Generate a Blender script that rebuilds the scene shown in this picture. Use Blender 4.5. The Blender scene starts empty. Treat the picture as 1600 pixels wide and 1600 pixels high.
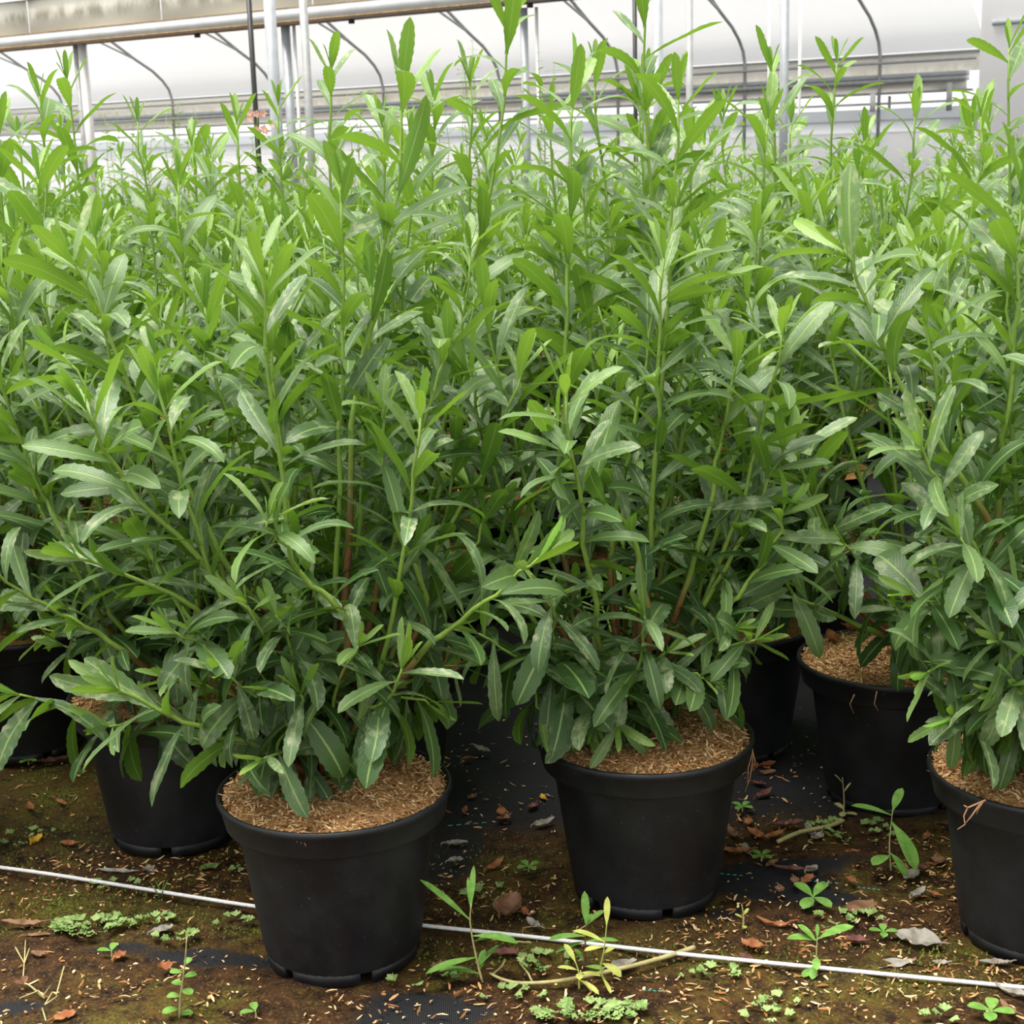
import bpy, bmesh, math, random
import numpy as np
from mathutils import Vector, Matrix, Euler

S = bpy.context.scene
COL = S.collection
# ------------------------------------------------------------------ camera
CAM_H, PITCH, ROLL, FPX = 0.94, math.radians(12.9), math.radians(1.6), 2400.0
_f = Vector((0, math.cos(PITCH), -math.sin(PITCH)))
_r0 = Vector((1, 0, 0)); _u0 = Vector((0, math.sin(PITCH), math.cos(PITCH)))
_rt = _r0 * math.cos(ROLL) - _u0 * math.sin(ROLL)
_up = _u0 * math.cos(ROLL) + _r0 * math.sin(ROLL)
CAM = Vector((0, 0, CAM_H))
cd = bpy.data.cameras.new('camera'); cam = bpy.data.objects.new('camera', cd); COL.objects.link(cam)
cd.sensor_width = 36.0; cd.lens = 36.0 * FPX / 1600.0
cd.clip_start = 0.05; cd.clip_end = 300
cam.matrix_world = Matrix(((_rt.x, _up.x, -_f.x, 0), (_rt.y, _up.y, -_f.y, 0), (_rt.z, _up.z, -_f.z, CAM_H), (0, 0, 0, 1)))
cd.dof.use_dof = True; cd.dof.focus_distance = 2.1; cd.dof.aperture_fstop = 20
S.camera = cam
# ------------------------------------------------------------------ light
S.view_settings.view_transform = 'Standard'; S.view_settings.look = 'None'
S.view_settings.gamma = 1.0; S.view_settings.use_curve_mapping = False
S.view_settings.exposure = 0.58
W = bpy.data.worlds.new('overcast_sky'); S.world = W; W.use_nodes = True
bg = W.node_tree.nodes['Background']; bg.inputs[0].default_value = (1.0, 0.995, 0.97, 1); bg.inputs[1].default_value = 0.92
sd = bpy.data.lights.new('sun', 'SUN'); sd.energy = 5.0; sd.angle = math.radians(36); sd.color = (1.0, 0.96, 0.88)
sun = bpy.data.objects.new('sun', sd); COL.objects.link(sun)
sun.rotation_euler = Euler((math.radians(5), math.radians(-16), 0))

RNG = random.Random(7)

# ------------------------------------------------------------------ picture measurements -> places in the world
def ray(px, py): return _f + _rt * ((px - 800) / FPX) - _up * ((py - 800) / FPX)
def at_y(px, py, y):
    d = ray(px, py); return CAM + d * (y / d.y)
def at_ground(px, py, z=0.0):
    d = ray(px, py); return CAM + d * ((z - CAM_H) / d.z)
GA = math.radians(33)
GN = Vector((math.sin(GA), math.cos(GA), 0)); GD = Vector((math.cos(GA), -math.sin(GA), 0))
def on_plane(px, py, d):
    r = ray(px, py); return CAM + r * ((d - CAM.dot(GN)) / r.dot(GN))

# ------------------------------------------------------------------ node helpers
class NT:
    def __init__(s, name):
        s.m = bpy.data.materials.new(name); s.m.use_nodes = True
        s.t = s.m.node_tree; s.t.nodes.clear()
        s.out = s.n('ShaderNodeOutputMaterial')
    def n(s, kind, **kw):
        x = s.t.nodes.new(kind)
        for k, v in kw.items(): setattr(x, k, v)
        return x
    def l(s, a, b): s.t.links.new(a, b)
    def val(s, sock, v):
        if isinstance(v, bpy.types.NodeSocket): s.l(v, sock)
        else: sock.default_value = v
    def math(s, op, a, b=0.0, c=None, clamp=False):
        x = s.n('ShaderNodeMath', operation=op, use_clamp=clamp); s.val(x.inputs[0], a); s.val(x.inputs[1], b)
        if c is not None: s.val(x.inputs[2], c)
        return x.outputs[0]
    def mix(s, fac, a, b, blend='MIX'):
        x = s.n('ShaderNodeMix', data_type='RGBA', blend_type=blend)
        s.val(x.inputs[0], fac)
        for i, v in ((6, a), (7, b)):
            if isinstance(v, tuple): v = (*v, 1)
            s.val(x.inputs[i], v)
        return x.outputs[2]
    def ramp(s, v, lo, hi, a=0.0, b=1.0):
        x = s.n('ShaderNodeMapRange', interpolation_type='SMOOTHSTEP'); s.val(x.inputs[0], v)
        x.inputs[1].default_value = lo; x.inputs[2].default_value = hi; x.inputs[3].default_value = a; x.inputs[4].default_value = b
        return x.outputs[0]
    def noise(s, vec, scale, detail=3.0, rough=0.55, w=None, out=0):
        x = s.n('ShaderNodeTexNoise')
        if w is not None: x.noise_dimensions = '4D'; s.val(x.inputs['W'], w)
        if vec is not None: s.l(vec, x.inputs['Vector'])
        x.inputs['Scale'].default_value = scale; x.inputs['Detail'].default_value = detail; x.inputs['Roughness'].default_value = rough
        return x.outputs[out]
    def bsdf(s, col, rough=0.6, spec=0.4, metal=0.0, bump=None, bstr=0.3, bdist=0.002, trans=0.0, transcol=None):
        b = s.n('ShaderNodeBsdfPrincipled')
        if isinstance(col, tuple): col = (*col, 1)
        s.val(b.inputs['Base Color'], col); s.val(b.inputs['Roughness'], rough)
        s.val(b.inputs['Specular IOR Level'], spec); b.inputs['Metallic'].default_value = metal
        nrm = None
        if bump is not None:
            bp = s.n('ShaderNodeBump'); s.l(bump, bp.inputs['Height']); bp.inputs['Strength'].default_value = bstr; bp.inputs['Distance'].default_value = bdist
            s.l(bp.outputs[0], b.inputs['Normal'])
        o = b.outputs[0]
        if trans:
            t = s.n('ShaderNodeBsdfTranslucent'); tc = transcol if transcol is not None else col
            if isinstance(tc, tuple): tc = (*tc[:3], 1)
            s.val(t.inputs[0], tc)
            mx = s.n('ShaderNodeMixShader'); mx.inputs[0].default_value = trans
            s.l(o, mx.inputs[1]); s.l(t.outputs[0], mx.inputs[2]); o = mx.outputs[0]
        s.l(o, s.out.inputs[0]); return s.m
    def obj(s): return s.n('ShaderNodeTexCoord').outputs['Object']
    def attr(s, name, out='Fac'): return s.n('ShaderNodeAttribute', attribute_name=name).outputs[out]

def plain(name, col, rough=0.6, spec=0.4, metal=0.0, var=0.25, scale=30, bstr=0.15, trans=0.0):
    k = NT(name); o = k.obj(); nz = k.noise(o, scale, 4)
    c = k.mix(k.ramp(nz, 0.3, 0.75), tuple(v * (1 - var) for v in col), tuple(min(1, v * (1 + var)) for v in col))
    return k.bsdf(c, rough, spec, metal, bump=nz, bstr=bstr, trans=trans, transcol=c if trans else None)

def leaf_material(name, joined):
    k = NT(name)
    if joined:
        a = k.n('ShaderNodeAttribute', attribute_name='leafcol').outputs['Vector']
    else:
        a = k.n('ShaderNodeObjectInfo').outputs['Color']
    sp = k.n('ShaderNodeSeparateXYZ'); k.l(a, sp.inputs[0]); age_shade, rnd = sp.outputs[0], sp.outputs[1]
    uv = k.n('ShaderNodeTexCoord').outputs['UV']
    us = k.n('ShaderNodeSeparateXYZ'); k.l(uv, us.inputs[0]); u, v = us.outputs[0], us.outputs[1]
    au = k.math('ABSOLUTE', k.math('SUBTRACT', u, 0.5))
    old_shade, mid, new = (0.018, 0.062, 0.014), (0.115, 0.200, 0.058), (0.26, 0.42, 0.08)  # first tone deepened for low shade, second raised for lit tops
    up = k.mix(k.ramp(age_shade, 0.12, 0.60), old_shade, mid); up = k.mix(k.ramp(age_shade, 0.55, 1.1), up, new)
    up = k.mix(k.math('MULTIPLY', k.math('MULTIPLY', rnd, k.ramp(age_shade, 0.1, 0.5)), 0.5), up, (0.13, 0.20, 0.13))
    un = k.mix(age_shade, (0.06, 0.13, 0.022), (0.16, 0.34, 0.045))
    mp = k.n('ShaderNodeMapping'); k.l(uv, mp.inputs[0]); mp.inputs[3].default_value = (0.35, 1.2, 1)
    nz = k.noise(mp.outputs[0], 6.0, 4, w=k.math('MULTIPLY', rnd, 60.0))
    nf = k.noise(mp.outputs[0], 45.0, 2, w=k.math('MULTIPLY', rnd, 31.0))
    # dry pale residue on the blades, with cream glare of upper leaves painted in
    res = k.math('MULTIPLY', k.ramp(nz, 0.48, 0.70), k.math('MULTIPLY', k.ramp(rnd, 0.20, 0.85), 0.70))
    res = k.math('MULTIPLY', res, k.ramp(age_shade, 0.05, 0.50, 0.22, 1.0))
    up = k.mix(res, up, (0.52, 0.52, 0.34))
    up = k.mix(k.math('MULTIPLY', k.ramp(nf, 0.45, 0.7), k.ramp(age_shade, 0.1, 0.6, 0.05, 0.22)), up, (0.22, 0.32, 0.15))
    vein = k.math('SINE', k.math('MULTIPLY', k.math('SUBTRACT', v, k.math('MULTIPLY', au, 0.45)), 105.0))
    up = k.mix(k.math('MULTIPLY', k.ramp(vein, 0.7, 1.0), 0.12), up, (0.20, 0.34, 0.12))
    rib = k.ramp(au, 0.025, 0.06, 1.0, 0.0)
    up = k.mix(k.math('MULTIPLY', rib, 0.75), up, (0.30, 0.44, 0.14))
    un = k.mix(k.math('MULTIPLY', rib, 0.55), un, (0.34, 0.46, 0.17))
    geo = k.n('ShaderNodeNewGeometry'); back = geo.outputs['Backfacing']
    col = k.mix(back, up, un)
    tc = k.mix(age_shade, (0.15, 0.34, 0.025), (0.34, 0.56, 0.05))
    hb = k.math('ADD', k.math('MULTIPLY', vein, 0.15), k.math('MULTIPLY', rib, -1.6))
    hb = k.math('ADD', hb, k.math('MULTIPLY', nf, 1.2))
    rough = k.math('ADD', 0.36, k.math('MULTIPLY', back, 0.15))
    return k.bsdf(col, rough, 0.36, 0, bump=hb, bstr=0.28, bdist=0.0012, trans=0.26, transcol=tc)

def stem_material():
    k = NT('stem_bark'); o = k.obj(); wd = k.attr('wood'); nz = k.noise(o, 120, 3)
    gr = k.mix(nz, (0.15, 0.28, 0.04), (0.26, 0.38, 0.07)); br = k.mix(nz, (0.12, 0.05, 0.02), (0.28, 0.135, 0.055))
    return k.bsdf(k.mix(wd, gr, br), 0.55, 0.35, bump=nz, bstr=0.3)

def pot_material():
    k = NT('black_pot_plastic'); o = k.obj(); n1 = k.noise(o, 14, 5, 0.65); n2 = k.noise(o, 420, 2)
    c = k.mix(k.ramp(n1, 0.35, 0.75), (0.0065, 0.0075, 0.010), (0.015, 0.017, 0.021))
    c = k.mix(k.math('MULTIPLY', k.ramp(n2, 0.70, 0.80), 0.5), c, (0.11, 0.11, 0.12))
    n3 = k.noise(o, 210, 2)
    c = k.mix(k.math('MULTIPLY', k.ramp(n3, 0.73, 0.77), 0.5), c, (0.20, 0.19, 0.17))
    return k.bsdf(c, k.ramp(n1, 0.3, 0.7, 0.42, 0.62), 0.45, bump=n2, bstr=0.12, bdist=0.001)

def fibre_material():
    k = NT('wood_fibre'); r = k.attr('rnd'); 
    c = k.mix(k.ramp(r, 0.0, 0.45), (0.24, 0.095, 0.028), (0.55, 0.31, 0.13)); c = k.mix(k.ramp(r, 0.4, 0.85), c, (0.74, 0.52, 0.29)); c = k.mix(k.ramp(r, 0.88, 1.0), c, (0.72, 0.55, 0.33))
    return k.bsdf(c, 0.8, 0.2)

def mulch_material():
    k = NT('wood_fibre_mulch'); o = k.obj(); n1 = k.noise(o, 25, 3); n2 = k.noise(o, 190, 4, 0.7)
    c = k.mix(k.ramp(n2, 0.3, 0.7), (0.20, 0.085, 0.035), (0.58, 0.34, 0.15)); c = k.mix(k.math('MULTIPLY', k.ramp(n1, 0.5, 0.75), 0.5), c, (0.40, 0.28, 0.05))
    return k.bsdf(c, 0.9, 0.1, bump=n2, bstr=0.8, bdist=0.006)

def ground_material():
    k = NT('mossy_ground_cover'); o = k.obj(); fab_shade = k.attr('fabric_shade'); mos = k.attr('mossy'); dark_patch = k.attr('dark_patch')
    n1 = k.noise(o, 5.5, 5, 0.6); n2 = k.noise(o, 38, 5, 0.65); n3 = k.noise(o, 260, 3, 0.6); n4 = k.noise(o, 13, 4)
    soil = k.mix(k.ramp(n2, 0.3, 0.7), (0.009, 0.0045, 0.002), (0.062, 0.028, 0.009))
    soil = k.mix(k.math('MULTIPLY', k.ramp(n3, 0.52, 0.7), 0.7), soil, (0.16, 0.085, 0.03))
    moss = k.mix(k.ramp(n3, 0.3, 0.65), (0.020, 0.021, 0.003), (0.125, 0.122, 0.016))
    moss = k.mix(k.ramp(n4, 0.35, 0.65), moss, k.mix(n3, (0.035, 0.022, 0.004), (0.115, 0.066, 0.012)))
    mm = k.math('MULTIPLY', k.ramp(n1, 0.44, 0.62), k.ramp(n2, 0.36, 0.62))
    mm = k.math('MAXIMUM', mm, k.math('MULTIPLY', mos, k.ramp(n2, 0.28, 0.5)), clamp=True)
    c = k.mix(mm, soil, moss)
    # woven black ground sheet showing through, its black also painting shade behind the pots
    w = k.n('ShaderNodeTexWave', wave_type='BANDS'); k.l(o, w.inputs['Vector']); w.inputs['Scale'].default_value = 130; w.inputs['Distortion'].default_value = 1.0
    fc = k.mix(w.outputs['Fac'], (0.006, 0.0065, 0.008), (0.024, 0.025, 0.028))
    fm = k.ramp(k.math('ADD', fab_shade, k.math('MULTIPLY', k.math('SUBTRACT', n2, 0.5), 0.9)), 0.32, 0.75)
    c = k.mix(fm, c, fc)
    c = k.mix(k.math('MULTIPLY', dark_patch, 0.6), c, (0.010, 0.008, 0.007))
    h = k.math('ADD', k.math('MULTIPLY', n3, 0.5), k.math('MULTIPLY', n2, 1.2))
    return k.bsdf(c, 0.85, 0.2, bump=h, bstr=0.7, bdist=0.006)

def film_material(name, col, trans=0.45):
    k = NT(name); o = k.obj(); nz = k.noise(o, 0.8, 3)
    c = k.mix(nz, tuple(v * 0.96 for v in col), col)
    return k.bsdf(c, 0.5, 0.3, trans=trans, transcol=c)

def grimy_material(name, col, dirt, lo, hi, peak):
    """film board with a band of algae; z is the height along the board"""
    k = NT(name); o = k.obj(); s = k.n('ShaderNodeSeparateXYZ'); k.l(o, s.inputs[0])
    mp = k.n('ShaderNodeMapping'); k.l(o, mp.inputs[0]); mp.inputs[3].default_value = (2.2, 2.2, 1.2)
    nz = k.noise(mp.outputs[0], 3.0, 5, 0.65); nb = k.noise(o, 1.3, 2)
    d = k.math('ABSOLUTE', k.math('SUBTRACT', s.outputs[2], k.math('ADD', peak - 0.03, k.math('MULTIPLY', nb, 0.06))))
    band = k.math('MULTIPLY', k.ramp(d, 0.0, hi - lo, 1.0, 0.0), k.ramp(nz, 0.36, 0.66))
    c = k.mix(k.math('MULTIPLY', band, 0.75), col, dirt)
    return k.bsdf(c, 0.6, 0.3, trans=0.3, transcol=c)

LEAF = leaf_material('laurel_leaf', False); LEAFJ = leaf_material('laurel_foliage', True)
STEM = stem_material(); POT = pot_material(); FIBRE = fibre_material(); MULCH = mulch_material(); GROUND = ground_material()
STEEL = plain('galvanised_steel', (0.36, 0.385, 0.41), 0.45, 0.5, 0.2, 0.10, 12, 0.05)
STEELD = plain('dull_steel', (0.36, 0.37, 0.37), 0.5, 0.4, 0.1, 0.12, 14, 0.05)
WPAINT = plain('white_paint', (0.60, 0.60, 0.59), 0.5, 0.4, 0, 0.05, 10, 0.05)
BLACK = plain('black_pipe_plastic', (0.012, 0.013, 0.014), 0.45, 0.4)
FILM = film_material('white_roof_film', (0.68, 0.69, 0.71), 0.42)
WALLW = film_material('white_wall_sheet', (0.93, 0.93, 0.94), 0.5)
WALLB = film_material('pale_blue_grey_sheet', (0.84, 0.87, 0.90), 0.5)
PANEL = film_material('pale_grey_panel', (0.90, 0.90, 0.91), 0.55)
CREAM = grimy_material('cream_board', (0.93, 0.91, 0.86), (0.70, 0.66, 0.55), 0, 0.12, 2.1)
GRIME = grimy_material('algae_stained_film', (0.80, 0.79, 0.72), (0.30, 0.27, 0.18), 0, 0.10, 2.285)
LIP = plain('gutter_aluminium', (0.58, 0.60, 0.62), 0.5, 0.4, 0.1, 0.10, 6, 0.05)
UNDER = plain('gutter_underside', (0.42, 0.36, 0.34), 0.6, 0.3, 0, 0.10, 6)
RUST = plain('rusty_seam', (0.30, 0.20, 0.09), 0.8, 0.2, 0, 0.4, 40)
STRING = plain('white_twine', (0.74, 0.74, 0.76), 0.7, 0.2, 0, 0.12, 300, 0.5)
def two_tone(name, a, b, scale=60, rough=0.75, trans=0.15):
    k = NT(name); o = k.obj(); nz = k.noise(o, scale, 4); c = k.mix(k.ramp(nz, 0.3, 0.7), a, b)
    return k.bsdf(c, rough, 0.25, bump=nz, bstr=0.4, trans=trans, transcol=c)
DEADB = two_tone('dead_leaf_brown', (0.13, 0.06, 0.03), (0.30, 0.17, 0.10))
DEADR = two_tone('dead_leaf_russet', (0.22, 0.07, 0.03), (0.40, 0.17, 0.07))
DEADG = two_tone('dead_leaf_grey', (0.20, 0.18, 0.15), (0.40, 0.37, 0.32))
DEADP = two_tone('dead_leaf_purple', (0.10, 0.035, 0.03), (0.20, 0.085, 0.07))
YELLOW = two_tone('yellowed_leaf', (0.55, 0.30, 0.03), (0.75, 0.48, 0.06))
WEED = two_tone('weed_leaf', (0.13, 0.30, 0.05), (0.24, 0.44, 0.10), 80, 0.5, 0.25)
WEEDY = two_tone('yellow_weed_leaf', (0.42, 0.48, 0.10), (0.58, 0.60, 0.18), 80, 0.5, 0.25)
LIVER = two_tone('liverwort_green', (0.13, 0.23, 0.055), (0.34, 0.46, 0.17), 90, 0.6, 0.15)
MOSSG = two_tone('bright_moss', (0.06, 0.09, 0.01), (0.17, 0.21, 0.03), 200, 0.8, 0.1)
PALE = two_tone('pale_dry_stem', (0.38, 0.34, 0.14), (0.55, 0.50, 0.24), 60)
SHRUBG = two_tone('small_leaf_green', (0.13, 0.27, 0.05), (0.26, 0.42, 0.11), 5, 0.5, 0.35)
PINK = two_tone('pink_petal', (0.65, 0.30, 0.24), (0.85, 0.55, 0.48), 40, 0.5, 0.2)
CANE = plain('cane', (0.50, 0.27, 0.14), 0.6)
BLUEGREEN = plain('turquoise_thread', (0.05, 0.38, 0.36), 0.6)

# ------------------------------------------------------------------ mesh helpers
def mesh_np(name, V, F, mats, uv=None, attrs=None, smooth=True, color=None):
    """V (n,3); F a list of index tuples or an (m,k) array"""
    me = bpy.data.meshes.new(name)
    V = np.asarray(V, dtype=np.float32).reshape(-1, 3)
    if isinstance(F, np.ndarray):
        m, kk = F.shape; lv = F.astype(np.int32).ravel(); ls = np.arange(0, m * kk, kk, dtype=np.int32)
    else:
        cnt = np.array([len(f) for f in F], dtype=np.int32); m = len(F)
        lv = np.fromiter((i for f in F for i in f), dtype=np.int32); ls = np.concatenate(([0], np.cumsum(cnt)[:-1])).astype(np.int32)
    me.vertices.add(len(V)); me.vertices.foreach_set('co', V.ravel())
    me.loops.add(len(lv)); me.loops.foreach_set('vertex_index', lv)
    me.polygons.add(m); me.polygons.foreach_set('loop_start', ls)
    if smooth: me.polygons.foreach_set('use_smooth', np.ones(m, dtype=bool))
    if uv is not None:
        L = me.uv_layers.new(name='uv'); L.data.foreach_set('uv', np.asarray(uv, dtype=np.float32)[lv].ravel())
    for k, a in (attrs or {}).items():
        at = me.attributes.new(k, 'FLOAT', 'POINT'); at.data.foreach_set('value', np.asarray(a, dtype=np.float32))
    if color is not None:
        at = me.attributes.new('leafcol', 'FLOAT_VECTOR', 'POINT'); at.data.foreach_set('vector', np.asarray(color, dtype=np.float32).ravel())
    me.update(calc_edges=True); me.validate()
    for x in (mats if isinstance(mats, (list, tuple)) else [mats]): me.materials.append(x)
    return me
def link(name, me, parent=None, loc=None, kind=None):
    o = bpy.data.objects.new(name, me); COL.objects.link(o)
    if parent is not None: o.parent = parent
    if loc is not None: o.location = loc
    if kind: o['kind'] = kind
    return o
def empty(name, loc=(0, 0, 0), rz=0.0):
    o = bpy.data.objects.new(name, None); COL.objects.link(o); o.location = loc; o.rotation_euler = (0, 0, rz); o.empty_display_size = 0.05
    return o
def tag(o, label, cat, group=None, kind=None):
    o['label'] = label; o['category'] = cat
    if group: o['group'] = group
    if kind: o['kind'] = kind
    return o

ZS = 1.035                               # height of the pots against their first measure
class MB:
    def __init__(s): s.V = []; s.F = []; s.A = []
    def add(s, V, F, a=0.0):
        b = len(s.V); s.V += [tuple(v) for v in V]; s.F += [tuple(i + b for i in f) for f in F]
        s.A += list(a) if hasattr(a, '__len__') else [a] * len(V)
    def tube(s, pts, rad, sides=6, a=0.0, cap=True):
        pts = [Vector(p) for p in pts]; n = len(pts)
        if not hasattr(rad, '__len__'): rad = [rad] * n
        V = []; ref = Vector((0.31, 0.87, 0.39)); aa = []
        for i, p in enumerate(pts):
            t = (pts[min(i + 1, n - 1)] - pts[max(i - 1, 0)]); t = t.normalized() if t.length > 1e-9 else Vector((0, 0, 1))
            x = ref - t * ref.dot(t)
            if x.length < 0.05: x = t.orthogonal()
            x.normalize(); ref = x; y = t.cross(x)
            for k in range(sides):
                w = 2 * math.pi * k / sides; V.append(p + (x * math.cos(w) + y * math.sin(w)) * rad[i])
                aa.append(a[i] if hasattr(a, '__len__') else a)
        F = [(i * sides + k, i * sides + (k + 1) % sides, (i + 1) * sides + (k + 1) % sides, (i + 1) * sides + k) for i in range(n - 1) for k in range(sides)]
        if cap: F += [tuple(range(sides - 1, -1, -1)), tuple((n - 1) * sides + k for k in range(sides))]
        s.add(V, F, aa)
    def lathe(s, prof, seg=48, a0=0.0, a1=2 * math.pi, close=True):
        V = []; n = len(prof); full = abs(a1 - a0 - 2 * math.pi) < 1e-6; m = seg if full else seg + 1
        for j in range(m):
            w = a0 + (a1 - a0) * j / seg
            V += [(r * math.cos(w), r * math.sin(w), z * ZS) for r, z in prof]
        F = []
        for j in range(seg):
            j2 = (j + 1) % m
            for i in range(n - 1): F.append((j * n + i, j2 * n + i, j2 * n + i + 1, j * n + i + 1))
        s.add(V, F)
    def box(s, o, ax, ay, az):
        o = Vector(o); ax, ay, az = Vector(ax), Vector(ay), Vector(az)
        V = [o, o + ax, o + ax + ay, o + ay, o + az, o + ax + az, o + ax + ay + az, o + ay + az]
        s.add(V, [(0, 3, 2, 1), (4, 5, 6, 7), (0, 1, 5, 4), (1, 2, 6, 5), (2, 3, 7, 6), (3, 0, 4, 7)])
    def mesh(s, name, mat, attr=None, smooth=True):
        return mesh_np(name, s.V, s.F, mat, attrs={attr: s.A} if attr else None, smooth=smooth)
    def build(s, name, mat, parent=None, attr=None, smooth=True, kind=None, loc=None):
        return link(name, s.mesh(name, mat, attr, smooth), parent, loc, kind)

# ------------------------------------------------------------------ leaves
def leaf_template(segs, wid, bend, fold, tooth, twist=0.0, petiole=0.08, wave=0.0):
    """unit-length serrated lance-shaped blade along +Y, upper face +Z"""
    V = []; UV = []; y = z = 0.0
    for i in range(segs + 1):
        t = i / segs
        if i: 
            th = -bend * (t - 0.5 / segs) ** 1.3; y += math.cos(th) / segs; z += math.sin(th) / segs
        th = -bend * t ** 1.3
        if t < petiole: w = 0.022
        else:
            q = (t - petiole) / (1 - petiole)
            w = wid * (q ** 0.85 * (1 - q) ** 0.55) / 0.497 + 0.018 * (1 - q)
        if i == segs: w = 0.006
        if tooth and 0.22 < t < 0.97: w *= 1 + (tooth if i % 2 else -tooth * 0.5)
        tw = twist * t; up = fold * w + wave * w * math.sin(t * 9.0)
        for sx, u in ((-1, 0.0), (0, 0.5), (1, 1.0)):
            ex = sx * w; ez = (up if sx else 0.0)
            ex, ez = ex * math.cos(tw) - ez * math.sin(tw), ex * math.sin(tw) + ez * math.cos(tw)
            V.append((ex, y - ez * math.sin(th), z + ez * math.cos(th))); UV.append((u, t))
    F = []
    for i in range(segs):
        a = i * 3
        F += [(a, a + 1, a + 4, a + 3), (a + 1, a + 2, a + 5, a + 4)]
    return np.array(V), np.array(F), np.array(UV)
LT = []                                  # near blades (toothed): 0-5 mature, 6-7 young, 8-9 low broad drooping
for (w, b, f, tw) in ((0.116, 0.25, 0.22, 0.1), (0.108, 0.75, 0.28, -0.2), (0.120, 1.15, 0.25, 0.15), (0.102, 0.5, 0.34, 0.3), (0.130, 0.45, 0.15, -0.1), (0.106, 1.5, 0.22, 0.0),
                      (0.105, 0.05, 0.42, 0.1), (0.115, 0.5, 0.38, -0.1), (0.178, 0.7, 0.15, 0.1), (0.165, 1.1, 0.18, -0.15)):
    LT.append(leaf_template(17, w, b, f, 0.085, tw, wave=0.10))
LEAF_MESH = [mesh_np('leaf', t[0], t[1], LEAF, uv=t[2]) for t in LT]
LF = [leaf_template(5, w, b, f, 0.0, tw) for (w, b, f, tw) in ((0.116, 0.25, 0.22, 0.1), (0.108, 0.75, 0.28, -0.2), (0.120, 1.15, 0.25, 0.15), (0.102, 0.5, 0.34, 0.3), (0.130, 0.45, 0.15, -0.1), (0.106, 1.5, 0.22, 0.0),
      (0.105, 0.05, 0.42, 0.1), (0.115, 0.5, 0.38, -0.1), (0.178, 0.7, 0.15, 0.1), (0.165, 1.1, 0.18, -0.15))]

def joined_leaves(name, leaves, templates):
    Vs, Fs, Us, Cs = [], [], [], []; b = 0
    for M, k, age_shade, rnd, size in leaves:
        tv, tf, tu = templates[k]; A = np.array(M.to_3x3()); T = np.array(M.translation)
        Vs.append(tv @ A.T + T); Fs.append(tf + b); Us.append(tu); b += len(tv)
        Cs.append(np.tile((age_shade, rnd, 0.0), (len(tv), 1)))
    return mesh_np(name, np.concatenate(Vs), np.concatenate(Fs), LEAFJ, uv=np.concatenate(Us), color=np.concatenate(Cs))

def bez(p, t):
    q = [Vector(x) for x in p]
    while len(q) > 1: q = [q[i].lerp(q[i + 1], t) for i in range(len(q) - 1)]
    return q[0]

def spline(p, t):
    """Catmull-Rom through the points"""
    n = len(p) - 1; f = t * n; i = min(int(f), n - 1); u = f - i
    a, b, c, d = p[max(i - 1, 0)], p[i], p[i + 1], p[min(i + 2, n)]
    return 0.5 * ((2 * b) + (c - a) * u + (2 * a - 5 * b + 4 * c - d) * u * u + (3 * b - a - 3 * c + d) * u ** 3)

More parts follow.
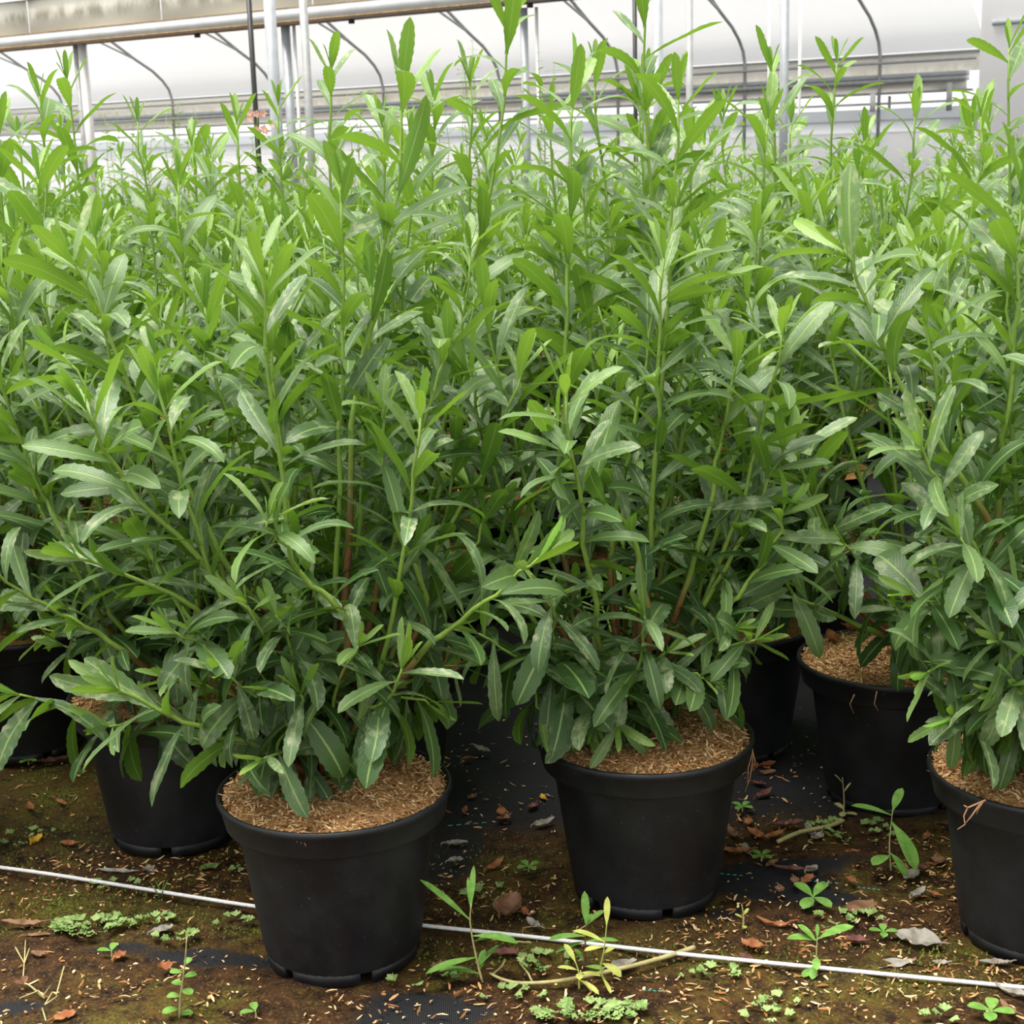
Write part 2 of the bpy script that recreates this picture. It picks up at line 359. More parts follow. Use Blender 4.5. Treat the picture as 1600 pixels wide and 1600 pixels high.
def shoot(ctrl, rng, r0=0.005, r1=0.0016, bare=0.2, gap=0.0195, size=0.090, kind='tall', n=12, wood=0.28, poly=False):
    """one shoot: a tapering stem tube + leaves spiralling up it. Local plant coordinates."""
    pts = [spline(ctrl, i / n) if poly else bez(ctrl, i / n) for i in range(n + 1)]
    for i in range(1, n):
        pts[i] = pts[i] + Vector((rng.gauss(0, 1), rng.gauss(0, 1), rng.gauss(0, 1))) * 0.0022
    L = sum((pts[i + 1] - pts[i]).length for i in range(n))
    rad = [r0 + (r1 - r0) * (i / n) ** 0.8 for i in range(n + 1)]
    wd = [max(0.0, min(1.0, (wood - i / n) / 0.10 + 0.5)) for i in range(n + 1)]
    mb = MB(); mb.tube(pts, rad, 5 if kind != 'far' else 4, wd)
    leaves = []; ang = rng.uniform(0, 6.28); d = bare * L
    while d < L * 0.999:
        t = d / L; f = t * n; i = min(int(f), n - 1); p = pts[i].lerp(pts[i + 1], f - i); tan = (pts[i + 1] - pts[i]).normalized()
        ang += 2.399 + rng.gauss(0, 0.25)
        x = tan.orthogonal().normalized(); y = tan.cross(x); rad_dir = x * math.cos(ang) + y * math.sin(ang)
        left = (L - d)
        young = max(0.0, 1 - left / (0.075 if kind != 'low' else 0.04))
        if kind == 'low':
            a = math.radians(rng.gauss(78 - 30 * young, 13)); sz = size * rng.uniform(0.75, 1.1) * (1 - 0.35 * young)
        else:
            a = math.radians(rng.gauss(56 - 14 * t - 13 * young, 11)); sz = size * rng.uniform(0.82, 1.14) * (0.72 + 0.4 * min(1, t * 1.6)) * (1 - 0.36 * young)
        ydir = (tan * math.cos(a) + rad_dir * math.sin(a)).normalized()
        if kind == 'low': ydir = (ydir + Vector((0, 0, -0.25 * (1 - young)))).normalized()
        zdir = (tan - ydir * tan.dot(ydir))
        zdir = zdir.normalized() if zdir.length > 1e-3 else ydir.orthogonal().normalized()
        if kind == 'low':
            zz = Vector((0, 0, 1)) - ydir * ydir.z
            if zz.length > 0.1: zdir = zdir.lerp(zz.normalized(), 0.6).normalized(); zdir = (zdir - ydir * zdir.dot(ydir)).normalized()
        zdir = Matrix.Rotation(rng.gauss(0, 0.35), 3, ydir) @ zdir
        xdir = ydir.cross(zdir).normalized()
        if young > 0.55: k = rng.choice((6, 7, 6))
        elif kind == 'low': k = rng.choice((8, 9, 8, 2, 1))
        else: k = rng.choice((0, 1, 2, 3, 4, 5, 1, 4) if t > 0.4 else (1, 2, 5, 8, 4))
        ws = rng.uniform(0.9, 1.22)
        M = Matrix(((xdir.x * sz * ws, ydir.x * sz, zdir.x * sz, p.x), (xdir.y * sz * ws, ydir.y * sz, zdir.y * sz, p.y), (xdir.z * sz * ws, ydir.z * sz, zdir.z * sz, p.z), (0, 0, 0, 1)))
        base_age_shade = 0.06 + 0.50 * t if kind != 'low' else 0.10 + 0.30 * t  # leaf age up the shoot, plus painted shade low and brightness on top
        age_shade = min(1.0, base_age_shade + 0.42 * young + rng.uniform(-0.08, 0.10))
        leaves.append((M, k, max(0, age_shade), rng.random(), sz))
        if young > 0.35: d += gap * 0.62
        else: d += gap * rng.uniform(0.8, 1.25)
    for q in range(3):                   # terminal bud leaves
        tan = (pts[-1] - pts[-2]).normalized(); ang += 2.2; x = tan.orthogonal().normalized(); y = tan.cross(x)
        rd = x * math.cos(ang) + y * math.sin(ang); a = math.radians(rng.uniform(8, 26))
        ydir = tan * math.cos(a) + rd * math.sin(a); zdir = (tan - ydir * tan.dot(ydir)); zdir = zdir.normalized() if zdir.length > 1e-3 else ydir.orthogonal().normalized(); xdir = ydir.cross(zdir)
        sz = size * rng.uniform(0.35, 0.6)
        M = Matrix(((xdir.x * sz, ydir.x * sz, zdir.x * sz, pts[-1].x), (xdir.y * sz, ydir.y * sz, zdir.y * sz, pts[-1].y), (xdir.z * sz, ydir.z * sz, zdir.z * sz, pts[-1].z), (0, 0, 0, 1)))
        leaves.append((M, 6, rng.uniform(0.75, 1.0), rng.random() * 0.4, sz))
    return mb, leaves

# ------------------------------------------------------------------ pots
POT_H = 0.215
def make_pot_meshes():
    body = MB()
    body.lathe([(0.070, 0.016), (0.0950, 0.0135), (0.0958, 0.015), (0.0972, 0.024), (0.0980, 0.026), (0.1185, 0.168), (0.1200, 0.180), (0.112, 0.180), (0.094, 0.03), (0.070, 0.022)], 56)
    rim = MB()
    rim.lathe([(0.1190, 0.1755), (0.1300, 0.1725), (0.1325, 0.1738), (0.1330, 0.1765), (0.1374, 0.197), (0.1395, 0.1992), (0.1412, 0.2030), (0.1405, 0.2065), (0.1380, 0.2085), (0.1355, 0.2065), (0.1345, 0.196), (0.1240, 0.180)], 64)
    feet = []
    for k in range(6):
        f = MB(); a0 = k * math.pi / 3
        f.lathe([(0.0885, 0.0), (0.0935, 0.0), (0.0955, 0.0148), (0.0885, 0.0165), (0.0885, 0.0)], 7, a0 + 0.04, a0 + 0.93)
        n = 5; f.F += [tuple(range(n - 1)), tuple(7 * n + i for i in range(n - 2, -1, -1))]
        feet.append(f.mesh('foot', POT, smooth=False))
    return body.mesh('pot', POT), rim.mesh('rim', POT), feet
POT_ME, RIM_ME, FEET_ME = make_pot_meshes()
def mulch_meshes(seed, nf):
    r = random.Random(seed); base = MB(); rings, seg = 9, 40; V = [(0, 0, 0.229)]; F = []
    for i in range(1, rings + 1):
        q = i / rings
        for k in range(seg):
            w = 2 * math.pi * k / seg; rr = 0.1335 * q
            z = 0.229 - 0.020 * q ** 2 + (r.uniform(-0.004, 0.004) if i < rings else -0.002)
            V.append((rr * math.cos(w), rr * math.sin(w), z))
    F += [(0, 1 + k, 1 + (k + 1) % seg) for k in range(seg)]
    F += [(1 + (i - 1) * seg + k, 1 + i * seg + k, 1 + i * seg + (k + 1) % seg, 1 + (i - 1) * seg + (k + 1) % seg) for i in range(1, rings) for k in range(seg)]
    m = mesh_np('mulch', V, F, MULCH)
    fb = MB()
    for _ in range(nf):
        q = math.sqrt(r.random()) * 0.985; w = r.uniform(0, 6.283); p = Vector((0.136 * q * math.cos(w), 0.136 * q * math.sin(w), 0.2295 - 0.020 * q * q + r.uniform(-0.001, 0.004)))
        chip(fb, p, r, r.choice((0.004, 0.005, 0.007, 0.010, 0.022 if r.random() < 0.3 else 0.006)), r.uniform(0.0005, 0.0015), 0.4)
    return m, fb.mesh('mulch_fibre', FIBRE, 'rnd', False)
def chip(mb, p, r, L, w, tilt, a=None):
    az = r.uniform(0, 6.283); d = Vector((math.cos(az), math.sin(az), r.uniform(-tilt, tilt))).normalized(); s = d.cross(Vector((r.gauss(0, .3), r.gauss(0, .3), 1))).normalized() * w; n = s.cross(d).normalized()
    b = n * r.uniform(-0.18, 0.18) * L; d = d * L
    V = [p - d * 0.5 - s * .6, p - d * 0.5 + s * .4, p + s + b, p - s + b, p + d * 0.5 + s * .5, p + d * 0.5 - s * .3]
    mb.add(V, [(0, 1, 2, 3), (3, 2, 4, 5)], r.random() if a is None else a)
MUL = [mulch_meshes(11 + i, 4800) for i in range(3)]
MULFAR = mulch_meshes(31, 500)

# ------------------------------------------------------------------ plants
NEAR_Y = 3.45
def plant(x, y, ctrls, rng, label, group, pot=True, mul=None, pot_scale=1.0, tilt=(0, 0)):
    """ctrls: list of (control points in world, settings)"""
    root = empty('potted_shrub', (x, y, 0)); tag(root, label, 'potted shrub', group)
    if pot:
        pr = rng.uniform(0, 6.28)
        p = link('pot', POT_ME, root); p.rotation_euler = (0, 0, pr)
        link('rim', RIM_ME, p)
        for f in FEET_ME: link('foot', f, p)
        mm = mul or MULFAR
        m = link('mulch', mm[0], root); m.rotation_euler = (0, 0, pr)
        link('mulch_fibre', mm[1], m, kind='stuff')
    o = Vector((x, y, 0)); shoots = []; cand = []
    for ct, kw in ctrls:
        mb, lv = shoot([Vector(c) - o for c in ct], rng, **kw)
        sh = mb.build('stem', STEM, root, 'wood'); shoots.append(sh)
        for q in lv:
            d = (q[0].translation + o - CAM); cand.append((q[4] / d.length * (1 + 0.35 * (o.y - (q[0].translation.y + o.y)) / 0.25), q, sh))
    cand.sort(key=lambda c: -c[0])
    rest = []
    for i, (s, q, sh) in enumerate(cand):
        if i < 300:
            lo = bpy.data.objects.new('leaf', LEAF_MESH[q[1]]); COL.objects.link(lo); lo.parent = sh
            lo.matrix_basis = q[0]; lo.color = (q[2], q[3], 0.0, 1.0)
        else: rest.append(q)
    if rest: link('foliage', joined_leaves('foliage', rest, LT), root, kind='stuff')
    return root

def random_ctrl(x, y, rng, hmean=0.86, R=0.27, n=13, low=10, low_az=None, crown=(0, 0), tall=1):
    out = []; z0 = 0.212; cx, cy = x + crown[0], y + crown[1]
    for i in range(n):
        w = 2.399 * i + rng.uniform(-0.4, 0.4); q = math.sqrt((i + 0.6) / n); rr = R * q * rng.uniform(0.85, 1.12)
        h = hmean + 0.03 - 0.17 * q * q + rng.gauss(0, 0.045)
        if i < tall: h += rng.uniform(0.06, 0.16)
        tip = Vector((cx + rr * math.cos(w), cy + rr * math.sin(w), h))
        b = Vector((cx + 0.022 * q * math.cos(w), cy + 0.022 * q * math.sin(w), z0))
        m1 = b.lerp(tip, 0.35) + Vector((math.cos(w), math.sin(w), 0)) * 0.25 * rr * q; m1.z -= 0.02
        m2 = b.lerp(tip, 0.72) + Vector((math.cos(w), math.sin(w), 0)) * 0.12 * rr
        out.append(([b, m1, m2, tip], dict(r0=rng.uniform(0.0042, 0.0062), bare=0.20 + 0.1 * rng.random(), gap=0.0185, size=rng.uniform(0.078, 0.098))))
    for i in range(low):
        if low_az: w = rng.uniform(*low_az)
        else: w = 6.283 * i / low + rng.uniform(-0.3, 0.3)
        rr = rng.uniform(0.07, 0.20); h = rng.uniform(0.27, 0.50)
        tip = Vector((cx + rr * math.cos(w), cy + rr * math.sin(w), h)); b = Vector((cx, cy, z0 + 0.01))
        m1 = b.lerp(tip, 0.5) + Vector((0, 0, 0.02))
        out.append(([b, m1, tip], dict(r0=0.003, r1=0.0013, bare=0.30, gap=0.0135, size=rng.uniform(0.074, 0.092), kind='low', n=7, wood=0.25)))
    return out
def px_ctrl(base, pts, y0, y1):
    """shoot from the crown through picture points, running in depth from y0 (first point) to y1 (tip)"""
    n = len(pts); P = [Vector(base)]
    for i, (a, b) in enumerate(pts): P.append(at_y(a, b, y0 + (y1 - y0) * (i / max(1, n - 1))))
    return P

# ------------------------------------------------------------------ the shell: ground
def build_ground():
    xs = np.concatenate((np.linspace(-14, -1.5, 16), np.linspace(-1.3, 1.3, 200), np.linspace(1.5, 14, 16)))
    ys = np.concatenate((np.linspace(-3, 1.2, 8), np.linspace(1.3, 2.7, 125), np.linspace(2.9, 34, 24)))
    X, Y = np.meshgrid(xs, ys); rr = np.random.RandomState(4)
    Z = np.zeros_like(X)
    for k in range(26):
        fx, fy, ph = rr.uniform(-60, 60), rr.uniform(-60, 60), rr.uniform(0, 6.28); Z += np.sin(X * fx + Y * fy + ph) * 0.055 / (18 + math.hypot(fx, fy))
    fineness = ((np.abs(X) < 1.35) & (Y > 1.2) & (Y < 2.75))
    Z = np.where(fineness, Z, 0) - 0.004
    mos = np.zeros_like(X); fab_shade = np.zeros_like(X); dark_patch = np.zeros_like(X)
    def blob(a, px, py, rx, ry, v):
        c = at_ground(px, py); a += v * np.exp(-(((X - c.x) / rx) ** 2 + ((Y - c.y) / ry) ** 2))
    for b in ((180, 1475, .05, .014, .9), (290, 1485, .06, .018, 1.0), (370, 1500, .06, .022, 1.0), (1190, 1370, .10, .045, 1.2), (1130, 1420, .05, .02, .8), (1300, 1400, .06, .03, .8), (1270, 1345, .12, .02, .6),
              (715, 1310, .05, .07, 1.0), (690, 1360, .04, .05, .8), (640, 1560, .07, .03, 1.0), (700, 1580, .06, .02, .7), (20, 1570, .05, .02, .9), (640, 1590, .08, .02, .8), (750, 1215, .10, .12, .5), (1320, 1130, .2, .2, .6)):
        blob(fab_shade, *b)
    for b in ((190, 1310, .10, .05, 1.0), (715, 1320, .06, .08, .5)): blob(dark_patch, *b)  # soft patches where the ground colour is mixed darker
    for b in ((70, 1230, .17, .16, 1.0), (40, 1410, .09, .05, .9), (230, 1420, .12, .04, .7), (860, 1480, .14, .05, .8), (780, 1370, .05, .06, .7), (1150, 1500, .1, .03, .7), (1440, 1530, .1, .03, .8)): blob(mos, *b)
    fab_shade = np.maximum(fab_shade, 0.95 * np.clip((Y - 1.95) / 0.22, 0, 1) * np.clip((X + 0.62) / 0.12, 0, 1))  # sheet black carried over the ground behind, painting in its deep shade
    ny, nx = X.shape; idx = np.arange(nx * ny).reshape(ny, nx)
    F = np.stack((idx[:-1, :-1], idx[:-1, 1:], idx[1:, 1:], idx[1:, :-1]), -1).reshape(-1, 4)
    me = mesh_np('floor', np.stack((X, Y, Z), -1).reshape(-1, 3), F, GROUND, attrs={'fabric_shade': np.clip(fab_shade, 0, 1.2).ravel(), 'mossy': np.clip(mos, 0, 1).ravel(), 'dark_patch': np.clip(dark_patch, 0, 1).ravel()})
    return link('floor', me, kind='structure')
build_ground()

# ------------------------------------------------------------------ the shell: greenhouse behind
FAR, NEARG = 24.0, 9.6
def along(d, u0, u1):                      # end points of a run along the gutter direction on the plane at distance d
    o = GN * d; return o + GD * u0, o + GD * u1
def run_box(name, d, depth, z0, z1, u0, u1, mat, kind='structure', parent=None, lab=None):
    a, b = along(d, u0, u1); m = MB(); m.box(Vector((a.x, a.y, z0)), b - a, GN * depth, Vector((0, 0, z1 - z0)))
    return m.build(name, mat, parent, smooth=False, kind=kind)
U0 = -34.0
URIGHT = (on_plane(1532, 100, FAR) - GN * FAR).dot(GD)
# curved white roof film rising from the far gutter towards the viewer
PROF = [(0.0, 2.36), (0.08, 2.58), (0.24, 2.75), (0.5, 2.93), (0.95, 3.14), (1.5, 3.43), (2.3, 3.82)]
def prof(s):
    for (a, za), (b, zb) in zip(PROF, PROF[1:]):
        if s <= b: return za + (zb - za) * (s - a) / (b - a)
    return PROF[-1][1]
V = []; F = []
us = np.linspace(U0, URIGHT, 30)
for u in us:
    for (s, z) in PROF:
        p = GN * (FAR + 0.06 - s) + GD * float(u); V.append((p.x, p.y, z + 0.03))
n = len(PROF)
for i in range(len(us) - 1):
    for j in range(n - 1): F.append((i * n + j, (i + 1) * n + j, (i + 1) * n + j + 1, i * n + j + 1))
roof = link('roof', mesh_np('roof', V, F, FILM), kind='structure')
def zt(py): return on_plane(1311, py, FAR).z
run_box('trim_1', FAR - 0.03, 0.05, zt(93.5), zt(90), U0, URIGHT, STEELD)                 # film clamp
run_box('wall_back', FAR + 0.02, 0.03, zt(121), zt(93.5), U0, URIGHT, CREAM)
run_box('trim_2', FAR - 0.10, 0.25, zt(128), zt(121), U0, URIGHT - 0.2, STEEL)
run_box('trim_3', FAR - 0.16, 0.3, zt(135), zt(129), U0, URIGHT - 0.2, STEELD)
run_box('trim_4', FAR - 0.02, 0.05, zt(148), zt(135), U0, URIGHT - 0.2, CREAM)
run_box('trim_5', FAR - 0.08, 0.12, zt(151.5), zt(148), U0, URIGHT - 0.1, STEELD)
run_box('trim_6', FAR + 0.04, 0.03, zt(167), zt(163), U0, URIGHT, WPAINT)
run_box('trim_7', FAR, 0.04, zt(209), zt(173), U0, URIGHT, WALLB)
run_box('trim_8', FAR - 0.03, 0.04, zt(191), zt(189.5), U0, URIGHT, WPAINT)
run_box('wall_front', FAR + 0.02, 0.05, 0.0, zt(209), U0, URIGHT + 3, WALLW)
# wire along the film clamp, hoops, struts, wall posts
def pipe_along(name, d, z, r, mat, lab, cat):
    a, b = along(d, U0, URIGHT); m = MB(); m.tube([(a.x, a.y, z), (b.x, b.y, z)], r, 6)
    return tag(m.build(name, mat), lab, cat)
pipe_along('shading_rail', FAR - 0.22, zt(104), 0.022, STEELD, 'thin grey horizontal pipe running along the cream board below the roof film', 'pipe')
HB = [(-80, 0), (100, 0), (272, 0), (432, 0), (603, 0), (785, 0), (970, 0), (1168, 0), (1378, 0)]
for i, (px, _) in enumerate(HB):
    u = (on_plane(px, 120, FAR) - GN * FAR).dot(GD)
    m = MB(); P = []
    P.append(GN * (FAR - 0.12) + GD * u + Vector((0, 0, 1.0 if i > 5 else 1.6)))
    for s in (0.0, 0.04, 0.08, 0.16, 0.24, 0.37, 0.5, 0.72, 0.95, 1.25, 1.5, 1.9, 2.3):
        P.append(GN * (FAR - 0.10 - s) + GD * u + Vector((0, 0, prof(s) - 0.03)))
    m.tube(P, 0.028, 8)
    hoop = empty('roof_hoop', P[0]); 
    pos = ['beyond the left edge post', 'far left of the white film', 'third along, left of the black pipe', 'behind the black pipe', 'fifth along, right of the square post', 'behind the tall centre shoot', 'left of the second black pipe', 'right of the flat grey post', 'last before the grey panel']
    tag(hoop, 'curved steel roof hoop under the white film, ' + pos[i], 'roof hoop', 'roof hoops under the white film')
    o = m.build('tube', STEELD, hoop); o.location = -P[0]
    k = MB(); a = GN * (FAR - 0.10 - 0.95) + GD * u + Vector((0, 0, prof(0.95) - 0.03)); b = a - GN * 1.5 + Vector((0, 0, 0.42)) + GD * 0.15
    k.tube([a, b], 0.020, 6); o = k.build('strut', STEEL, hoop); o.location = -P[0]
def far_post(px, top, bot, w, d, mat, name, lab, cat, group=None, round_=False):
    c = on_plane(px, top, d); zt_ = c.z; z0 = on_plane(px, bot, d).z if bot else 0.0
    hw = w * (c - CAM).dot(_f) / FPX / 2; m = MB()
    if round_: m.tube([(c.x, c.y, z0), (c.x, c.y, zt_)], hw, 18)
    else: m.box(Vector((c.x, c.y, z0)) - Vector((hw, hw, 0)), (2 * hw, 0, 0), (0, 2 * hw, 0), (0, 0, zt_ - z0))
    o = m.build(name, mat, smooth=round_)
    tag(o, lab, cat, group); return o
for px, w, mt, lab in ((1295, 3, STEELD, 'leftmost'), (1390, 4, STEELD, 'middle'), (1430, 3, STEELD, 'right of the hoop foot'), (640, 4, STEELD, 'behind the tall centre shoot')):
    far_post(px, 150, 173, w, FAR + 0.05, mt, 'wall_stud', 'short dark stud in the bright vent strip, ' + lab, 'stud', 'studs in the vent strip')
far_post(1484, 129, 173, 9, FAR - 0.2, STEELD, 'drain_stub', 'short dark downpipe under the far gutter beside the grey panel', 'pipe', round_=True)
far_post(1364, 146, 175, 9, FAR - 0.25, WPAINT, 'white_stub_pipe', 'short white pipe standing in the vent strip left of the last hoop', 'pipe', round_=True)
# panel at the right
pc = on_plane(1536, -40, 20.0); pb = on_plane(1527, 250, 20.0)
m = MB(); m.box(Vector((pc.x, pc.y, 0)), GD * 6, GN * 0.05, (0, 0, 6)); m.build('wall_right', PANEL, smooth=False, kind='structure')
q = on_plane(1550, 40, 19.95); m = MB(); m.box(q, GD * 6, GN * 0.05, (0, 0, 0.07)); m.build('trim_9', STEEL, smooth=False, kind='structure')
# near gutter with its stained film board
def zn(py): return on_plane(0, py, NEARG).z
UG1 = (on_plane(1080, 0, NEARG) - GN * NEARG).dot(GD); UG0 = -16.0
g = empty('rain_gutter', GN * NEARG + GD * -3 + Vector((0, 0, 2.05))); tag(g, 'long grey rain gutter with algae-stained film board crossing the top left', 'gutter')
def part_box(name, d, depth, z0, z1, mat, sub=None, u0=UG0, u1=UG1):
    a, b = along(d, u0, u1); m = MB(); m.box(Vector((a.x, a.y, z0)) - g.location, b - a, GN * depth, Vector((0, 0, z1 - z0))); return m.build(name, mat, g, smooth=False)
part_box('lip', NEARG, 0.02, zn(75), zn(58), LIP)
part_box('edge', NEARG - 0.005, 0.02, zn(77), zn(75), RUST)
part_box('underside', NEARG + 0.005, 0.16, zn(77) - 0.01, zn(75) - 0.002, UNDER)
part_box('seam', NEARG - 0.004, 0.02, zn(58), zn(56.5), RUST)
fb = []
for j in range(7):                                 # film boards butted along the gutter
    w = (UG1 - UG0) / 7
    a, b = along(NEARG + 0.02, UG0 + w * j, UG0 + w * (j + 1) - 0.02); m = MB(); m.box(Vector((a.x, a.y, zn(56.5))), b - a, GN * 0.01, Vector((0, 0, zn(5) - zn(56.5))) )
    o = m.build('film_board', GRIME, g, smooth=False); o.location = -g.location
    a, b = along(NEARG + 0.02, UG0 + w * j, UG0 + w * (j + 1) - 0.02); m = MB(); m.box(Vector((a.x, a.y, zn(4))), b - a, GN * 0.02, Vector((0, 0, 0.9)))
    o = m.build('film_panel', WALLW, g, smooth=False); o.location = -g.location
part_box('rail', NEARG - 0.01, 0.03, zn(6), zn(4), STEELD)
for j, u in enumerate((-9.2, -7.6, -6.0, -4.4, -2.9)):
    p = GN * (NEARG + 0.05) + GD * u + Vector((0, 0, zn(79))) - g.location; m = MB(); m.box(p - Vector((.02, .02, .035)), (.045, 0, 0), (0, .03, 0), (0, 0, .03)); m.build('clip', BLACK, g, smooth=False)
for px, w, mt, rd, lab in ((118, 8, STEELD, False, 'slim dark grey support post under the gutter at far left'), (128, 12, WPAINT, False, 'white support post under the gutter at far left beside the dark one'), (446, 13, STEEL, False, 'grey square post under the gutter between the round post and flat post'),
                  (459, 5, WPAINT, False, 'thin white pipe under the gutter beside the grey square post'), (818, 12, STEEL, False, 'grey post under the gutter behind the centre shoot tip'), (838, 5, WPAINT, False, 'thin white pipe right of the centre grey post')):
    far_post(px, 74 - px * 0.075, None, w, NEARG + 0.12, mt, 'support_post', lab, 'post')
for px, w, d, mt, rd, nm, lab in ((385, 8.5, 7.0, BLACK, True, 'black_pipe', 'black vertical pipe left of the thick round steel post'), (417, 19, 7.3, STEEL, True, 'round_post', 'thick round galvanised post right of the black pipe at left'),
                           (470, 12, 6.9, STEELD, False, 'flat_post', 'flat grey steel post right of the thick round post'), (991, 7, 8.0, BLACK, True, 'black_pipe', 'black vertical pipe behind the tallest shoot right of centre'),
                           (1027, 16, 8.3, STEEL, True, 'round_post', 'round galvanised post behind the tallest shoot right of centre'), (1077, 10, 8.0, STEELD, False, 'flat_post', 'flat grey steel post right of the second black pipe'),
                           (1203, 4, 12.0, WPAINT, True, 'thin_pipe', 'thin pale pipe left of the right-hand grey post'), (1227, 12, 10.5, STEEL, False, 'square_post', 'grey square post on the right before the white film'), (1252, 5, 12.0, WPAINT, True, 'thin_pipe', 'thin white pipe right of the right-hand grey post')):
    far_post(px, -60, None, w, d, mt, nm, lab, 'pipe' if 'pipe' in nm else 'post', round_=rd)
c = on_plane(484, 160, 7.2); m = MB(); m.tube([(c.x, c.y, 0.0), (c.x + 0.01, c.y, c.z)], 0.006, 6); tag(m.build('cane', CANE), 'thin orange cane standing beside the flat grey post', 'cane')

# ------------------------------------------------------------------ front plants, each with its own shoots
T = dict(poly=True, n=16, bare=0.22, r0=0.0058)
def pc_(base, pts, y0, y1, **kw):
    d = dict(T); d.update(kw); return (px_ctrl(base, pts, y0, y1), d)
LO = dict(kind='low', size=0.090, gap=0.0135, r0=0.0035, r1=0.0014, bare=0.25, n=9, wood=0.3)
def V3(*a): return Vector(a)
r = random.Random(101)
B1 = V3(-0.235, 1.735, 0.213)
c1 = [pc_(B1, [(545, 850), (553, 640), (588, 450), (620, 300), (628, 140)], 1.78, 1.86, size=0.102, gap=0.024),
      pc_(B1, [(440, 1020), (360, 925), (250, 815), (185, 740), (135, 640)], 1.71, 1.62, size=0.096),
      pc_(B1, [(450, 1000), (370, 910), (285, 745), (218, 635), (172, 520), (110, 400)], 1.77, 1.76, size=0.1),
      pc_(B1, [(412, 1172), (326, 1141), (245, 1107), (185, 1078)], 1.66, 1.60, size=0.098, gap=0.017, bare=0.3),
      pc_(B1, [(540, 985), (484, 912), (446, 858), (418, 815)], 1.66, 1.58, size=0.082, gap=0.019),
      pc_(B1, [(474, 1140), (470, 1085)], 1.65, 1.62, **dict(LO, size=0.1, bare=0.15)),
      pc_(B1, [(560, 1120), (605, 1095), (628, 1045)], 1.67, 1.62, **dict(LO, size=0.105, bare=0.35)),
      pc_(B1, [(660, 970), (640, 870), (606, 760), (596, 640)], 1.76, 1.72, size=0.09),
      pc_(B1, [(640, 1040), (705, 985), (775, 930), (842, 872)], 1.70, 1.64, size=0.083, gap=0.018),
      pc_(B1, [(600, 900), (635, 760), (672, 640), (700, 540)], 1.80, 1.80, size=0.096),
      pc_(B1, [(530, 950), (490, 760), (462, 600), (440, 430)], 1.84, 1.9, size=0.094),
      pc_(B1, [(480, 930), (410, 760), (345, 610), (320, 480)], 1.84, 1.86, size=0.096),
      pc_(B1, [(600, 1000), (690, 850), (770, 700), (815, 580)], 1.82, 1.84, size=0.09),
      pc_(B1, [(420, 1030), (300, 950), (200, 900), (120, 870)], 1.75, 1.70, size=0.088),
      pc_(B1, [(400, 1000), (290, 860), (190, 690), (100, 560)], 1.82, 1.84, size=0.096),
      pc_(B1, [(430, 1080), (330, 1010), (270, 985)], 1.68, 1.62, **LO), pc_(B1, [(520, 1100), (560, 1010)], 1.66, 1.62, **LO),
      pc_(B1, [(480, 1090), (430, 960)], 1.67, 1.63, **LO), pc_(B1, [(420, 1110), (350, 1050)], 1.66, 1.60, **LO)]
c1 += [pc_(B1, [(630, 1000), (715, 890), (765, 800)], 1.80, 1.84, size=0.085, gap=0.015), pc_(B1, [(600, 1090), (660, 1060), (715, 1040)], 1.78, 1.80, **LO), pc_(B1, [(600, 1070), (650, 1010), (690, 960)], 1.80, 1.82, **LO), pc_(B1, [(590, 1110), (640, 1090), (670, 1100)], 1.74, 1.74, **LO)]
c1 += random_ctrl(B1.x, B1.y + 0.03, r, 0.80, 0.24, 10, 18, (1.2, 5.2), tall=0)
plant(-0.222, 1.727, c1, r, 'large leafy shrub in the black pot standing on the white string, front left', 'laurel shrubs in the front rows', mul=MUL[0])
r = random.Random(102)
B2 = V3(0.150, 1.905, 0.213)
c2 = [pc_(B2, [(885, 1060), (868, 985), (858, 935)], 1.80, 1.74, **dict(LO, size=0.095)), pc_(B2, [(985, 1080), (1003, 1005), (1006, 962)], 1.79, 1.73, **dict(LO, size=0.095)),
      pc_(B2, [(890, 1060), (810, 1025), (748, 990)], 1.82, 1.76, **LO), pc_(B2, [(1100, 1050), (1140, 1010), (1180, 1000)], 1.84, 1.80, **LO),
      pc_(B2, [(1015, 1000), (1000, 865), (955, 795), (905, 735), (870, 690)], 1.82, 1.74, size=0.092),
      pc_(B2, [(1060, 960), (1090, 860), (1115, 740), (1135, 640), (1152, 560)], 1.86, 1.82, size=0.092, gap=0.018),
      pc_(B2, [(900, 960), (875, 780), (882, 610), (888, 450), (892, 290), (896, 150)], 1.92, 2.0, size=0.1),
      pc_(B2, [(955, 900), (985, 700), (1010, 560), (1040, 440)], 1.90, 1.92, size=0.096), pc_(B2, [(1090, 960), (1170, 820), (1225, 700)], 1.86, 1.84, size=0.09),
      pc_(B2, [(1100, 1000), (1150, 930), (1205, 860), (1225, 800)], 1.84, 1.80, size=0.085), pc_(B2, [(860, 960), (800, 820), (760, 690), (735, 590)], 1.88, 1.86, size=0.094),
      pc_(B2, [(1000, 940), (1060, 720), (1090, 560), (1110, 420)], 1.96, 2.02, size=0.095),
      pc_(B2, [(850, 1080), (845, 1110)], 1.83, 1.80, **dict(LO, bare=0.1)), pc_(B2, [(960, 1100), (965, 1135)], 1.81, 1.76, **dict(LO, bare=0.1)), pc_(B2, [(930, 1090), (925, 1120)], 1.80, 1.78, **dict(LO, bare=0.1)),
      pc_(B2, [(1010, 1060), (1040, 1020)], 1.80, 1.78, **LO), pc_(B2, [(1060, 1060), (1100, 1060)], 1.82, 1.80, **LO)]
c2 += [pc_(B2, [(860, 1000), (805, 930), (772, 850)], 1.86, 1.86, size=0.085, gap=0.015), pc_(B2, [(880, 980), (795, 850), (742, 770)], 1.9, 1.92, size=0.088, gap=0.015)]
